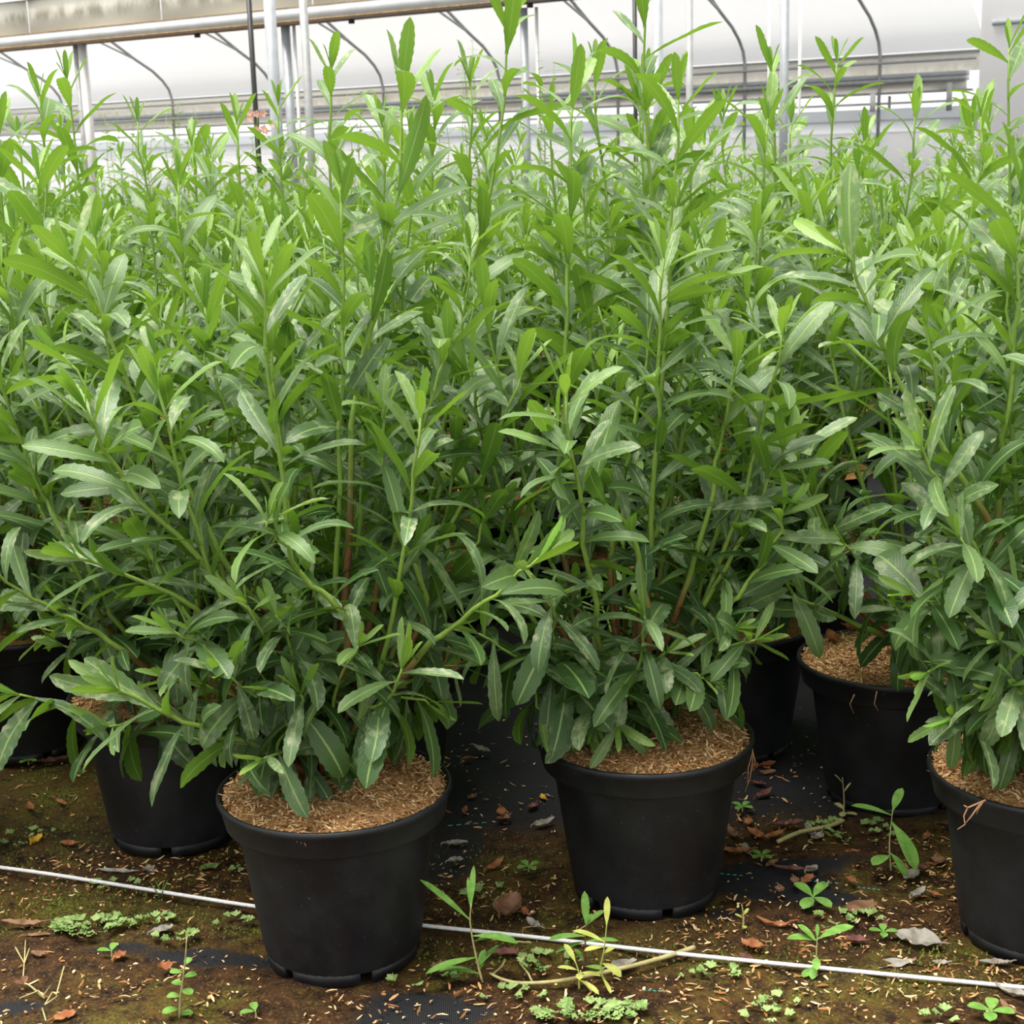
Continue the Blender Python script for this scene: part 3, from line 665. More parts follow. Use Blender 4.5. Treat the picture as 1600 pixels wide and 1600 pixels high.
c2 += random_ctrl(B2.x, B2.y + 0.02, r, 0.84, 0.25, 9, 12, None, tall=1)
plant(0.163, 1.868, c2, r, 'leafy shrub in the black pot near the middle with wide bare rim of pale mulch', 'laurel shrubs in the front rows', mul=MUL[1])
r = random.Random(103)
B0 = V3(-0.485, 2.06, 0.213)
c0 = [pc_(B0, [(215, 1145), (94, 1102), (30, 1085)], 1.90, 1.84, **dict(LO, size=0.112, gap=0.019, bare=0.35)), pc_(B0, [(225, 1035), (165, 995), (100, 963), (34, 924), (-15, 880)], 1.93, 1.84, size=0.085, gap=0.02),
      pc_(B0, [(250, 1120), (170, 1135)], 1.92, 1.86, **dict(LO, bare=0.2)), pc_(B0, [(200, 1000), (120, 850), (60, 760)], 1.98, 1.94, size=0.095), pc_(B0, [(240, 1000), (160, 800), (95, 600), (70, 430), (60, 280)], 2.08, 2.1, size=0.1),
      pc_(B0, [(260, 960), (240, 760), (230, 600)], 2.1, 2.1, size=0.095)]
c0 += random_ctrl(B0.x, B0.y, r, 0.84, 0.27, 11, 12, (2.0, 5.2), tall=1)
plant(-0.500, 2.09, c0, r, 'shrub in the shaded black pot behind the string at far left', 'laurel shrubs in the front rows', mul=MUL[2])
r = random.Random(104)
B4 = V3(0.628, 1.735, 0.213)
c4 = [pc_(B4, [(1560, 860), (1480, 715), (1402, 585), (1350, 475), (1318, 390)], 1.70, 1.68, size=0.098), pc_(B4, [(1560, 840), (1578, 640), (1590, 430), (1598, 300)], 1.76, 1.8, size=0.1),
      pc_(B4, [(1540, 900), (1480, 800), (1440, 700)], 1.66, 1.60, size=0.085, gap=0.018), pc_(B4, [(1560, 960), (1530, 880), (1500, 840)], 1.64, 1.58, **LO),
      pc_(B4, [(1560, 1060), (1490, 1040), (1450, 1050)], 1.66, 1.62, **LO), pc_(B4, [(1540, 1020), (1480, 960), (1430, 930)], 1.68, 1.64, **LO), pc_(B4, [(1560, 1100), (1520, 1110), (1490, 1120)], 1.64, 1.60, **dict(LO, bare=0.1)),
      pc_(B4, [(1580, 1050), (1560, 1000)], 1.63, 1.58, **dict(LO, bare=0.2)), pc_(B4, [(1590, 1080), (1560, 1080)], 1.62, 1.58, **dict(LO, bare=0.2)), pc_(B4, [(1590, 1110), (1590, 1070)], 1.62, 1.57, **dict(LO, bare=0.2)),
      pc_(B4, [(1570, 980), (1590, 940)], 1.64, 1.6, **LO)]
c4 += random_ctrl(B4.x, B4.y, r, 0.82, 0.25, 11, 14, None, tall=0)
plant(0.634, 1.722, c4, r, 'leafy shrub in the black pot cut by the right edge of the photo', 'laurel shrubs in the front rows', mul=MUL[0])
r = random.Random(105)
B3 = V3(0.575, 2.16, 0.213)
c3 = [pc_(B3, [(1380, 995), (1300, 955), (1240, 930), (1222, 890)], 2.02, 1.94, size=0.09, gap=0.022, bare=0.45), pc_(B3, [(1330, 940), (1298, 865), (1265, 770), (1245, 690)], 2.05, 2.0, size=0.095),
      pc_(B3, [(1400, 980), (1360, 900), (1320, 850)], 2.02, 1.96, **LO), pc_(B3, [(1440, 990), (1400, 950)], 2.0, 1.96, **LO)]
c3 += random_ctrl(B3.x + 0.03, B3.y, r, 0.84, 0.27, 12, 9, (-1.8, 1.2), tall=1)
plant(0.555, 2.148, c3, r, 'shrub in the dark black pot with rusty mulch behind the right-hand pair', 'laurel shrubs in the front rows', mul=MUL[2])

# ------------------------------------------------------------------ the block behind: staggered rows
known = [(-.222, 1.727), (.163, 1.868), (-.50, 2.09), (.634, 1.722), (.555, 2.148)]
extra = [(-.215, 2.19, 'shrub in the shadowed pot behind the front left pot and the middle pot'), (.345, 2.36, 'shrub in the black pot in deep shade right of the middle shrub'), (-.83, 2.45, 'shrub in the shadowed pot at the left edge'), (.95, 2.1, None), (-.93, 2.02, None), (1.06, 1.74, None), (1.36, 2.06, None), (-1.30, 2.1, None)]
sites = [(x, y, l) for x, y, l in extra]
known += [(x, y) for x, y, _ in extra]
rs = random.Random(5); row = 0; y = 2.50
while y < 7.2:
    half = 0.345 * y + 0.62; x = -half + (0.2 if row % 2 else 0.0)
    while x < half + 0.05:
        px, py = x + rs.uniform(-.04, .04), y + rs.uniform(-.04, .04)
        if min(math.hypot(px - a, py - b) for a, b in known) > 0.31: sites.append((px, py, None)); known.append((px, py))
        x += 0.40
    y += 0.345; row += 1
# tall shoots one can tell apart in the photo: tip, depth
TALL_LAB = {0: 'shrub with a tall shoot against the far left post', 2: 'shrub whose thin tall shoot crosses the gutter beside the centre grey post', 3: 'shrub with the tallest shoot of all, before the second black pipe', 6: 'shrub with a tall shoot in front of the right-hand square post', 7: 'shrub with a tall shoot before the pale grey panel', 12: 'shrub whose shoot tip stands at the foot of the first round post', 10: 'shrub with a leafy shoot right of the tall front left shoot', 15: 'shrub with a broad shoot tip below the last roof hoop', 14: 'shrub with an arching tip just left of the grey panel', 18: 'shrub with a shoot under the flat grey post, right of centre', 16: 'shrub with a shoot tip left of the black pipe foot', 11: 'shrub with a bushy tip right of the far left posts', 21: 'shrub whose tip meets the left picture edge behind the far left shoot', 9: 'shrub with a leaning shoot right of the tall front left one', 8: 'shrub with a small tip right of the thin white pipe'}
TALL = [(62, 150, 2.6), (105, 125, 2.9), (792, 25, 2.45), (1003, -25, 2.3), (1012, 150, 2.35), (930, 110, 2.5), (1206, 105, 2.75), (1577, 75, 2.35), (1236, 195, 3.0), (640, 215, 2.4), (735, 130, 2.6), (215, 190, 3.1), (435, 165, 3.2), (1000, 165, 2.5),
        (1430, 175, 2.7), (1350, 215, 3.2), (300, 230, 2.9), (860, 175, 2.8), (1130, 180, 3.0), (1520, 190, 2.6), (520, 235, 3.0), (30, 215, 2.7), (370, 195, 2.7), (1080, 215, 2.6)]
todo = {}
tlab = {}
for ti, (px, py, yy) in enumerate(TALL):
    p = at_y(px, py, yy)
    i = min(range(len(sites)), key=lambda k: math.hypot(sites[k][0] - p.x, sites[k][1] - p.y)); todo.setdefault(i, []).append(p)
    if ti in TALL_LAB: tlab.setdefault(i, TALL_LAB[ti])
def tall_ctrl(x, y, p, rng):
    b = Vector((x, y, 0.213)); m1 = b.lerp(p, 0.35) + Vector(((p.x - x) * 0.25, (p.y - y) * .25, 0)); m2 = b.lerp(p, 0.7) + Vector(((p.x - x) * 0.3, (p.y - y) * .3, 0))
    return ([b, m1, m2, p], dict(r0=0.0062, bare=0.25, gap=0.025, size=0.10, n=14))
FARV = []
def far_variant(seed):
    rr = random.Random(seed); mb = MB(); L = []
    for ct, kw in random_ctrl(0, 0, rr, 0.815, 0.25, 14, 3, None, tall=1):
        kw = dict(kw); kw['gap'] *= 1.15
        if kw.get('kind') != 'low': kw['kind'] = 'far'; kw['n'] = 8
        m_, l_ = shoot([Vector(c) for c in ct], rr, **kw); mb.add(m_.V, m_.F, m_.A); L += l_
    return mb.mesh('stems', STEM, 'wood'), joined_leaves('foliage', L, LF)
FARV = [far_variant(900 + i) for i in range(9)]
rank = 0
for i, (x, y, lab) in enumerate(sites):
    rr = random.Random(3000 + i)
    if (y < NEAR_Y and abs(x) < 0.345 * y + 0.26) or i in todo:
        ct = random_ctrl(x, y, rr, 0.85 + rr.uniform(-.025, .02), 0.26, 13, 20 if y < 2.6 else 14 if y < 3.1 else 4, (-3.3, 0.2), tall=1)
        for p in todo.get(i, []): ct.append(tall_ctrl(x, y, p, rr))
        for c_, kw in ct:
            if y > 2.9: kw['bare'] = max(kw['bare'], 0.36)
        plant(x, y, ct, rr, lab or tlab.get(i) or 'green laurel shrub standing in the crowded middle rows of the block', 'laurel shrubs in the middle rows' if not lab else 'laurel shrubs in the front rows', pot=True)
    else:
        root = empty('potted_shrub', (x, y, rr.uniform(-0.02, 0.0)), rr.uniform(0, 6.28)); root.scale = (1, 1, rr.uniform(0.94, 1.04)); tag(root, 'green laurel shrub massed in the far rows before the greenhouse wall', 'potted shrub', 'laurel shrubs in the far rows')
        v = FARV[rr.randrange(9)]
        link('stems', v[0], root); link('foliage', v[1], root, kind='stuff'); link('pot', POT_ME, root); link('mulch', MULFAR[0], root)

# ------------------------------------------------------------------ small-leaved shrubs beyond the block
def small_shrub(px, py, y, rng, h_px, lab, ns=3, flower=False):
    p = at_y(px, py, y); root = empty('small_leaved_shrub', (p.x, p.y, 0)); tag(root, lab, 'shrub', 'small-leaved shrubs behind the block')
    fv, ff, uu = LF[8]; LV, st = [], MB()
    for k in range(ns):
        tip = Vector((rng.gauss(0, 0.05) if k else 0, rng.gauss(0, .05), p.z - abs(rng.gauss(0, 0.10)) * (k > 0)))
        b = Vector((rng.gauss(0, .06), rng.gauss(0, .05), 0.0)); P = [bez([b, b.lerp(tip, .5) + Vector((rng.gauss(0, .03), 0, 0)), tip], i / 10) for i in range(11)]
        st.tube(P, [0.004 - 0.0003 * i for i in range(11)], 4)
        z = max(0.45, tip.z - 0.75); a = rng.uniform(0, 3)
        while z < tip.z:
            t = z / tip.z; q = bez([b, b.lerp(tip, .5), tip], t); a += 1.57
            for s_ in (0, math.pi):
                yd = Vector((math.cos(a + s_), math.sin(a + s_), rng.uniform(0.1, 0.7))).normalized(); zd = (Vector((0, 0, 1)) - yd * yd.z).normalized(); xd = yd.cross(zd); sz = rng.uniform(0.028, 0.045) * (1.15 - 0.5 * (t > 0.96))
                LV.append((Matrix(((xd.x * sz * 1.7, yd.x * sz, zd.x * sz, q.x), (xd.y * sz * 1.7, yd.y * sz, zd.y * sz, q.y), (xd.z * sz * 1.7, yd.z * sz, zd.z * sz, q.z), (0, 0, 0, 1))), 8, rng.uniform(.5, .9), rng.random() * .3, sz))
            z += rng.uniform(0.035, 0.05)
    st.build('stems', STEM, root, 'wood'); link('foliage', joined_leaves('foliage', LV, LF), root, kind='stuff')
    if flower:
        for k in range(9):
            m = MB(); c = Vector((rng.gauss(0, .03), rng.gauss(0, .03), p.z + rng.uniform(-.07, .02)))
            for q in range(5):
                w = q * 1.2566; d = Vector((math.cos(w), -0.3, math.sin(w))) * 0.018; e = Vector((-math.sin(w), 0, math.cos(w))) * 0.007
                m.add([c, c + d * .6 + e, c + d, c + d * .6 - e], [(0, 1, 2, 3)])
            m.build('flower', PINK, root)
    return root
rr = random.Random(77)
SM = [(738, 62, 'leafy thin shoot pair rising left of the tall centre-right shoot'), (722, 108, 'small round-leaved shrub beside the hoop foot, centre'), (840, 82, 'small round-leaved shrub right of the centre grey post'), (866, 84, 'thin round-leaved shoot beside the thin white pipe at centre'),
      (548, 138, 'round-leaved shoot right of the flat grey post, before the cream board'), (204, 155, 'round-leaved shoot nearest the foot of the third roof hoop at left'), (184, 166, 'round-leaved shoot left of the third roof hoop foot'), (274, 150, 'round-leaved shoot in front of the third roof hoop foot'),
      (680, 178, 'low round-leaved shrub before the far wall left of the centre shoot'), (775, 190, 'low round-leaved shrub left of the centre grey post'), (255, 180, 'low round-leaved shrub between the far left post and black pipe'), (620, 190, 'low round-leaved shrub behind the tall left shoot')]
for px, py, lab in SM: small_shrub(px, py, 6.9 + rr.uniform(-.4, .5), rr, 100, lab, 3)
small_shrub(403, 180, 7.0, rr, 60, 'shrub with a pink flower head at the foot of the black pipe', 2, True)

# ------------------------------------------------------------------ string, threads
m = MB(); P = [at_ground(px, py, 0.006) for px, py in ((-420, 1302), (0, 1355), (150, 1377), (300, 1401), (405, 1417), (545, 1434), (680, 1448), (850, 1466), (1050, 1489), (1300, 1514), (1600, 1543), (1720, 1555), (2100, 1598))]
Q = [spline(P, i / 60) for i in range(61)]; m.tube(Q, 0.0025, 8); tag(m.build('string', STRING), 'taut white string laid across the mossy ground past the front pots', 'string')
m = MB(); rr = random.Random(9)
for (a, b) in (((1115, 1364), (1160, 1368)), ((1262, 1376), (1310, 1380)), ((1340, 1386), (1375, 1390)), ((1005, 1547), (1040, 1549)), ((700, 1290), (760, 1285))):
    A, B_ = at_ground(*a, 0.003), at_ground(*b, 0.003); k = 0.0
    while k < 1: m.tube([A.lerp(B_, k), A.lerp(B_, min(1, k + .13))], 0.0008, 4); k += 0.22
tag(m.build('turquoise_thread', BLUEGREEN), 'turquoise stitch thread in the black ground sheet right of the middle pot', 'thread')

# ------------------------------------------------------------------ litter on the ground
rr = random.Random(21); m = MB()
pots_xy = [(-.222, 1.727), (.163, 1.868), (-.50, 2.09), (.634, 1.722), (.555, 2.148)]
def clear(p, rad=0.100): return all(math.hypot(p.x - a, p.y - b) > rad for a, b in pots_xy)
DENS = [(250, 1350, .12, .05, 500), (380, 1345, .07, .06, 350), (1480, 1400, .07, .07, 380), (1540, 1520, .10, .02, 320), (1430, 1340, .05, .05, 160), (1190, 1300, .07, .06, 220), (1190, 1180, .06, .07, 160), (780, 1400, .09, .05, 260), (1120, 1440, .08, .05, 300), (1250, 1480, .15, .05, 400),
        (550, 1560, .20, .03, 160), (130, 1540, .14, .05, 260), (950, 1560, .25, .05, 380), (1350, 1560, .25, .04, 420), (80, 1400, .12, .06, 220), (100, 1230, .10, .08, 160), (760, 1240, .07, .12, 120)]
for px, py, sx, sy, n in DENS:
    c = at_ground(px, py)
    for _ in range(int(n * .6)):
        p = c + Vector((rr.gauss(0, sx), rr.gauss(0, sy), 0))
        if clear(p): p.z = rr.uniform(0.000, 0.004); chip(m, p, rr, rr.choice((0.003, 0.004, 0.006, 0.008, 0.014)), rr.uniform(0.0006, 0.0020), 0.25, rr.random() ** 1.5)
for _ in range(1500):
    p = Vector((rr.uniform(-1.1, 1.1), rr.uniform(1.40, 2.6), rr.uniform(0, .003)))
    if clear(p): chip(m, p, rr, rr.choice((0.003, 0.004, 0.006, 0.009)), rr.uniform(0.0005, 0.0016), 0.2, rr.random() ** 1.5)
o = m.build('wood_chips', FIBRE, attr='rnd', smooth=False, kind='stuff'); tag(o, 'pale wood chips strewn over the mossy ground between the pots', 'wood chips')
# moss tufts: tiny blades in cushions
m = MB()
for px, py, sx, sy, n in ((60, 1250, .09, .09, 900), (30, 1420, .06, .04, 500), (350, 1455, .05, .02, 300), (60, 1330, .07, .05, 400), (1430, 1530, .10, .03, 500), (850, 1450, .10, .05, 600), (740, 1500, .05, .03, 250), (1150, 1490, .10, .02, 300), (1500, 1500, .06, .02, 300), (190, 1440, .05, .01, 200), (780, 1350, .05, .05, 250), (200, 1400, .10, .02, 300)):
    c = at_ground(px, py)
    for _ in range(n):
        p = c + Vector((rr.gauss(0, sx), rr.gauss(0, sy), 0)); 
        if not clear(p): continue
        w = rr.uniform(0, 6.28); d = Vector((math.cos(w), math.sin(w), rr.uniform(.3, 1.6))) * rr.uniform(.0012, .0036); s = Vector((-math.sin(w), math.cos(w), 0)) * rr.uniform(.0008, .0018); p.z = 0
        m.add([p - s, p + s, p + d], [(0, 1, 2)])
tag(m.build('moss_cushions', MOSSG, smooth=False, kind='stuff'), 'short bright moss growing in patches over the ground sheet', 'moss')

def dead_leaf(px, py, L, w, az, mat, lab, curl=1.0, lift=0.004, cross=0.8, z=0.0, name='dead_leaf', loc=None, seed=None):
    """dry curled blade: curls along and across, ragged edge, with a stalk"""
    rng = random.Random(seed if seed is not None else int(px * 7 + py)); V = []; n, c = 10, 4
    for i in range(n + 1):
        t = i / n; hw = w * (math.sin(math.pi * min(1, max(0.02, t)) ** 0.9) ** 0.8) * rng.uniform(.85, 1.1)
        for j in range(c + 1):
            s = (j / c - 0.5) * 2; th = s * cross
            x = hw * math.sin(th) / max(cross, .2) if cross else hw * s
            zz = hw * (1 - math.cos(th)) / max(cross, .2) + lift + curl * L * 0.5 * (t - 0.45) ** 2 + rng.uniform(-.16, .16) * w
            V.append((x, (t - 0.5) * L, zz))
    F = [(i * (c + 1) + j, i * (c + 1) + j + 1, (i + 1) * (c + 1) + j + 1, (i + 1) * (c + 1) + j) for i in range(n) for j in range(c)]
    Vn = np.array(V); zmin = Vn[:, 2].min(); Vn[:, 2] += -zmin + 0.0005
    p = loc if loc is not None else at_ground(px, py, z)
    root = empty(name, p, az); tag(root, lab, 'dead leaf')
    link('blade', mesh_np('blade', Vn, F, mat), root)
    m_ = MB(); e = Vector((0, -0.5 * L, Vn[:c + 1, 2].mean())); m_.tube([e + Vector((0, .004, 0)), e + Vector((.002, -.12 * L, .001)), e + Vector((.005, -.2 * L, -.001))], [0.0011, 0.0009, 0.0006], 5); m_.build('stalk', mat, root)
    return root
R_ = math.radians
DL = [(795, 1425, .055, .024, R_(-25), DEADB, 'crumpled brown dead leaf standing behind the string between the two front pots', 1.6, .004, 1.1), (833, 1447, .030, .008, R_(30), DEADG, 'small grey curled leaf beside the crumpled brown leaf', 1.2, .003, .9),
      (820, 1427, .020, .006, R_(10), DEADR, 'small orange-brown scrap of leaf right of the crumpled brown leaf', 1.2, .003, .9), (690, 1520, .026, .016, R_(80), DEADB, 'squarish folded brown leaf at the right foot of the front left pot', 1.5, .003, 1.2),
      (788, 1492, .040, .010, R_(85), DEADP, 'dark red-brown leaf lying under the willow-leaved weed', .6, .002, .8), (972, 1510, .040, .010, R_(-70), DEADG, 'grey flat leaf beside the yellow-green fallen stem', .5, .001, .5),
      (1345, 1420, .050, .016, R_(-68), DEADB, 'flat brown pointed leaf on the black ground sheet', .3, .002, .4), (1210, 1449, .045, .008, R_(78), DEADR, 'curled russet leaf right of the middle pot base', 1.8, .003, 1.2),
      (1430, 1470, .062, .022, R_(60), DEADG, 'large pale grey skeleton leaf near the right-hand pot', .3, .001, .45), (1385, 1509, .075, .010, R_(-82), DEADG, 'long ragged grey leaf lying along the string', .2, .001, .3),
      (1376, 1447, .022, .011, R_(15), DEADP, 'purple-brown rolled leaf standing left of the grey skeleton leaf', 1.2, .003, 1.3), (1337, 1472, .026, .010, R_(70), DEADP, 'mauve-brown curled leaf left of the grey skeleton leaf', 1.0, .003, 1.0),
      (1434, 1398, .034, .008, R_(-50), DEADG, 'grey twisted leaf beside the right-hand pot wall', 1.3, .003, 1.2), (1470, 1506, .020, .006, R_(80), DEADG, 'tiny white-grey leaf scrap right of the long ragged leaf', .6, .001, .8),
      (1555, 1507, .038, .007, R_(85), DEADG, 'grey-brown leaf just behind the string at the right', .6, .001, .8), (1585, 1555, .045, .010, R_(60), DEADG, 'twisted grey leaf in front of the string at right edge', 1.4, .004, 1.2),
      (1575, 1580, .030, .007, R_(20), DEADB, 'curled brown leaf at the lower right edge', 1.4, .003, 1.2), (1175, 1480, .030, .012, R_(60), DEADR, 'russet leaf behind the string right of the middle pot', 1.0, .002, .9),
      (1165, 1500, .022, .008, R_(40), DEADP, 'dark red leaf scrap in front of the string right of the middle pot', 1.0, .002, .9), (1150, 1333, .045, .009, R_(88), DEADR, 'long brown leaf lying against the right side of the middle pot', .8, .002, .8),
      (1230, 1290, .050, .009, R_(-80), DEADP, 'narrow purplish leaf beside the dark back pot', .7, .002, .9), (1180, 1305, .036, .010, R_(30), DEADR, 'orange-brown folded leaf between the middle pot and the dark pot', 1.2, .003, 1.0),
      (1190, 1210, .045, .010, R_(-85), DEADB, 'brown leaf in shade behind the middle pot', .8, .002, .8), (1235, 1360, .050, .008, R_(75), DEADP, 'dull reddish leaf on the black sheet left of the tall weed', .6, .002, .9),
      (850, 1288, .036, .010, R_(-60), DEADG, 'pale brown leaf tucked against the left wall of the middle pot', 1.2, .003, 1.0), (848, 1248, .018, .006, R_(10), YELLOW, 'small orange-red leaf left of the middle pot rim', 1.2, .003, 1.0),
      (35, 1447, .058, .009, R_(85), DEADB, 'long brown curled leaf at the left edge near the liverwort', .8, .002, 1.0), (60, 1463, .034, .005, R_(-86), DEADB, 'thin dark twig-like leaf in front of the long left leaf', .3, .001, .9),
      (57, 1316, .026, .012, R_(-20), YELLOW, 'ochre curled leaf standing left of the shaded pot', 1.8, .003, 1.2), (107, 1320, .026, .010, R_(80), DEADR, 'orange-brown leaf flake near the shaded left pot', .8, .002, .8),
      (180, 1364, .050, .008, R_(80), DEADG, 'dark grey leaf under the string left of the front pot', .5, .001, .9), (232, 1361, .018, .010, R_(30), DEADG, 'small grey leaf just behind the string', 1.0, .002, .9),
      (255, 1455, .030, .010, R_(-65), DEADG, 'grey broken leaf beside the second liverwort patch', .6, .002, .7), (100, 1590, .030, .010, R_(-55), DEADR, 'pinkish-brown leaf piece at the bottom left', .6, .002, .6),
      (258, 1514, .020, .011, R_(40), DEADR, 'reddish crumbled leaf on the brown earth left of the front pot', 1.0, .002, .9), (187, 1495, .020, .009, R_(-40), DEADR, 'rust-coloured leaf bit on the black sheet at left', 1.0, .002, .9),
      (60, 1495, .020, .008, R_(70), DEADB, 'pale folded leaf beside the withered weed', 1.3, .002, 1.2), (90, 1190, .060, .012, R_(-70), DEADP, 'dark red-brown leaf pile on the moss left of the shaded pot', .9, .002, .9), (55, 1190, .04, .010, R_(60), DEADP, 'dark brown leaf on the moss at the left edge', .9, .002, .9)]
for d in DL: dead_leaf(*d)
for i in range(46):                                  # more leaf scraps in the shade between the pots
    rr_ = random.Random(600 + i); a, b = rr_.choice(((1200, 1250), (1180, 1200), (770, 1200), (760, 1300), (1450, 1330), (90, 1200), (1220, 1330), (1300, 1290)))
    p = at_ground(a + rr_.gauss(0, 45), b + rr_.gauss(0, 45))
    if clear(p, .13): o = dead_leaf(0, 0, rr_.uniform(.018, .042), rr_.uniform(.005, .010), rr_.uniform(0, 6.28), rr_.choice((DEADB, DEADR, DEADP, DEADG)), 'small dry leaf scrap lying in the shade between the pots', rr_.uniform(.4, 1.4), .002, rr_.uniform(.6, 1.2), loc=p, seed=i); o['group'] = 'leaf scraps between the pots'
# leaves fallen on the mulch
dead_leaf(0, 0, .036, .0045, R_(100), YELLOW, 'curled yellow leaf strip lying on the mulch of the front left pot', 3.4, .002, .6, loc=at_ground(530, 1280, .207), seed=1)
dead_leaf(0, 0, .034, .009, R_(60), DEADR, 'reddish dry leaf on the mulch of the front left pot', .8, .002, .7, loc=at_ground(600, 1232, .214), seed=2)
dead_leaf(0, 0, .028, .008, R_(-30), DEADR, 'second reddish leaf scrap on the front left mulch, nearer its rim', .8, .002, .7, loc=at_ground(568, 1262, .211), seed=3)
dead_leaf(0, 0, .036, .009, R_(130), YELLOW, 'yellow leaf lying low in the right-hand pot', .6, .003, .5, loc=at_ground(1532, 1190, .224), seed=4)
dead_leaf(0, 0, .050, .009, R_(95), DEADR, 'long pink-brown leaf on the mulch of the right-hand pot', .5, .002, .7, loc=at_ground(1512, 1205, .215), seed=5)
for i, (a, b, lab) in enumerate(((1300, 1000, 'crumpled brown leaf leaning on the rusty mulch of the dark pot'), (1335, 985, 'dry brown leaf heap piece behind the rusty mulch'), (1370, 1010, 'dark curled leaf on the rusty mulch of the dark pot'))):
    dead_leaf(0, 0, .045, .012, i * 1.1, DEADR, lab, 1.4, .004, 1.0, loc=at_ground(a, b, .222), seed=30 + i)

# ------------------------------------------------------------------ weeds
def blade(p, d, L, w, mat_list, m, up=Vector((0, 0, 1)), bend=0.5, fold=.2):
    tv, tf, _ = leaf_template(8, w / L, bend, fold, 0.0)
    d = d.normalized(); z = up - d * up.dot(d); z = z.normalized() if z.length > .05 else d.orthogonal().normalized(); x = d.cross(z)
    m.add([p + x * float(v[0]) * L + d * float(v[1]) * L + z * float(v[2]) * L for v in tv], [tuple(f) for f in tf])
def weed(base, stem_pts, leaves, mat, lab, stem_mat=None, r=0.0016, name='weed_seedling'):
    """base: ground point; stem_pts: offsets; leaves: (t along stem, azimuth, elevation, length, half-width, bend)"""
    root = empty(name, base); tag(root, lab, 'weed')
    m_ = MB(); P = [Vector(p) for p in stem_pts]; n = 10; Q = [spline(P, i / n) for i in range(n + 1)] if len(P) > 2 else [P[0].lerp(P[1], i / n) for i in range(n + 1)]
    m_.tube(Q, [r * (1 - .06 * i) for i in range(n + 1)], 5); m_.build('stem', stem_mat or PALE, root)
    for t, az, el, L, w, bd in leaves:
        i = min(int(t * n), n - 1); p = Q[i].lerp(Q[i + 1], t * n - i); m2 = MB(); az, el = R_(az), R_(el)
        blade(p, Vector((math.cos(az) * math.cos(el), math.sin(az) * math.cos(el), math.sin(el))), L, w, None, m2, bend=bd); m2.build('leaf', mat, root)
    return root
weed(at_ground(754, 1535), [(0, 0, 0), (-.006, .0, .03), (-.012, .0, .075), (-.010, 0, .10)], [(.72, 170, 42, .075, .0085, .1), (.98, 80, 62, .045, .004, .1), (.9, 100, 70, .035, .003, .3), (.55, -10, 6, .055, .010, .5), (.35, 190, -5, .062, .009, .3), (.50, 10, 12, .045, .008, .5), (.15, 175, 18, .050, .007, .6), (.25, 30, 40, .035, .005, .3), (.2, 60, 60, .025, .006, .2)], WEED, 'willow-leaved weed seedling growing at the right foot of the front left pot')
weed(at_ground(912, 1515), [(0, 0, 0), (.002, 0, .03), (.004, 0, .06)], [(.95, 95, 78, .040, .006, .05), (.7, 178, 4, .045, .008, .4), (.6, 182, -12, .038, .006, .3), (.6, 2, 6, .040, .006, .3), (.9, 60, 30, .02, .006, .3), (.2, 120, 30, .022, .004, .4), (.1, -40, 20, .03, .006, .4)], WEED, 'small red-stemmed weed with narrow leaves in front of the middle pot', DEADP)
weed(at_ground(950, 1545), [(0, 0, 0), (-.008, 0, .025), (-.004, 0, .05), (0, 0, .085)], [(.95, 80, 72, .032, .0045, .1), (.75, 160, 25, .040, .006, .5), (.7, 190, 5, .024, .006, .4), (.45, -20, -20, .028, .010, .4), (.6, 20, 30, .016, .005, .4), (.2, -60, -30, .02, .003, .3)], WEEDY, 'yellowing lobed weed standing by the string in front of the middle pot', WEEDY)
weed(at_ground(905, 1545), [(0, 0, 0), (0, 0, .02), (-.004, 0, .035)], [(.9, 130, 50, .026, .005, .4), (.6, 170, 15, .025, .005, .4), (.5, -10, 8, .026, .005, .5), (.3, -40, -5, .030, .005, .5), (.5, -90, 20, .022, .005, .4)], WEEDY, 'pale yellow-green lobed weed on the fallen stem', WEEDY)
weed(at_ground(878, 1470), [(0, 0, 0), (.03, 0, .02)], [(.98, 20, 38, .030, .007, .3)], WEED, 'single green leaf sprig behind the string in front of the middle pot')
weed(at_ground(1270, 1415), [(0, 0, 0), (0, 0, .012)], [(1, 130, 28, .032, .010, .5), (1, 45, 28, .032, .009, .5), (1, 235, 5, .030, .011, .5), (1, 310, 5, .030, .010, .5)], WEED, 'four-leaved green seedling on the black ground sheet')
weed(at_ground(1272, 1520), [(0, 0, 0), (.002, 0, .02), (.003, 0, .045)], [(.95, 15, 18, .048, .010, .3), (.9, 165, 10, .036, .009, .5), (.85, 150, 45, .03, .007, .4), (.5, -100, 10, .026, .006, .6), (.3, -110, -5, .024, .006, .5), (1, 80, 70, .016, .003, .2), (.2, 220, 0, .022, .007, .4)], WEED, 'green seedling with paired leaves standing on the string')
weed(at_ground(1392, 1360), [(0, 0, 0), (-.003, 0, .04), (.0, 0, .085)], [(.9, 170, 20, .055, .010, .3), (1, 40, 60, .034, .009, .3), (.8, -60, -35, .070, .014, .5), (.3, 215, 5, .034, .012, .5), (.35, -50, -30, .04, .009, .6), (.15, -30, -20, .03, .008, .4)], WEED, 'tall oval-leaved weed between the dark pot and right-hand pot')
weed(at_ground(1318, 1275), [(0, 0, 0), (.0, 0, .03), (-.003, 0, .06)], [(.6, 40, 40, .02, .002, .3), (.8, 150, 50, .018, .002, .3), (.2, 120, 20, .02, .006, .4), (.15, 250, 10, .02, .006, .4), (.1, 340, 10, .02, .006, .4)], PALE, 'pale bare weed stalk in front of the dark back pot')
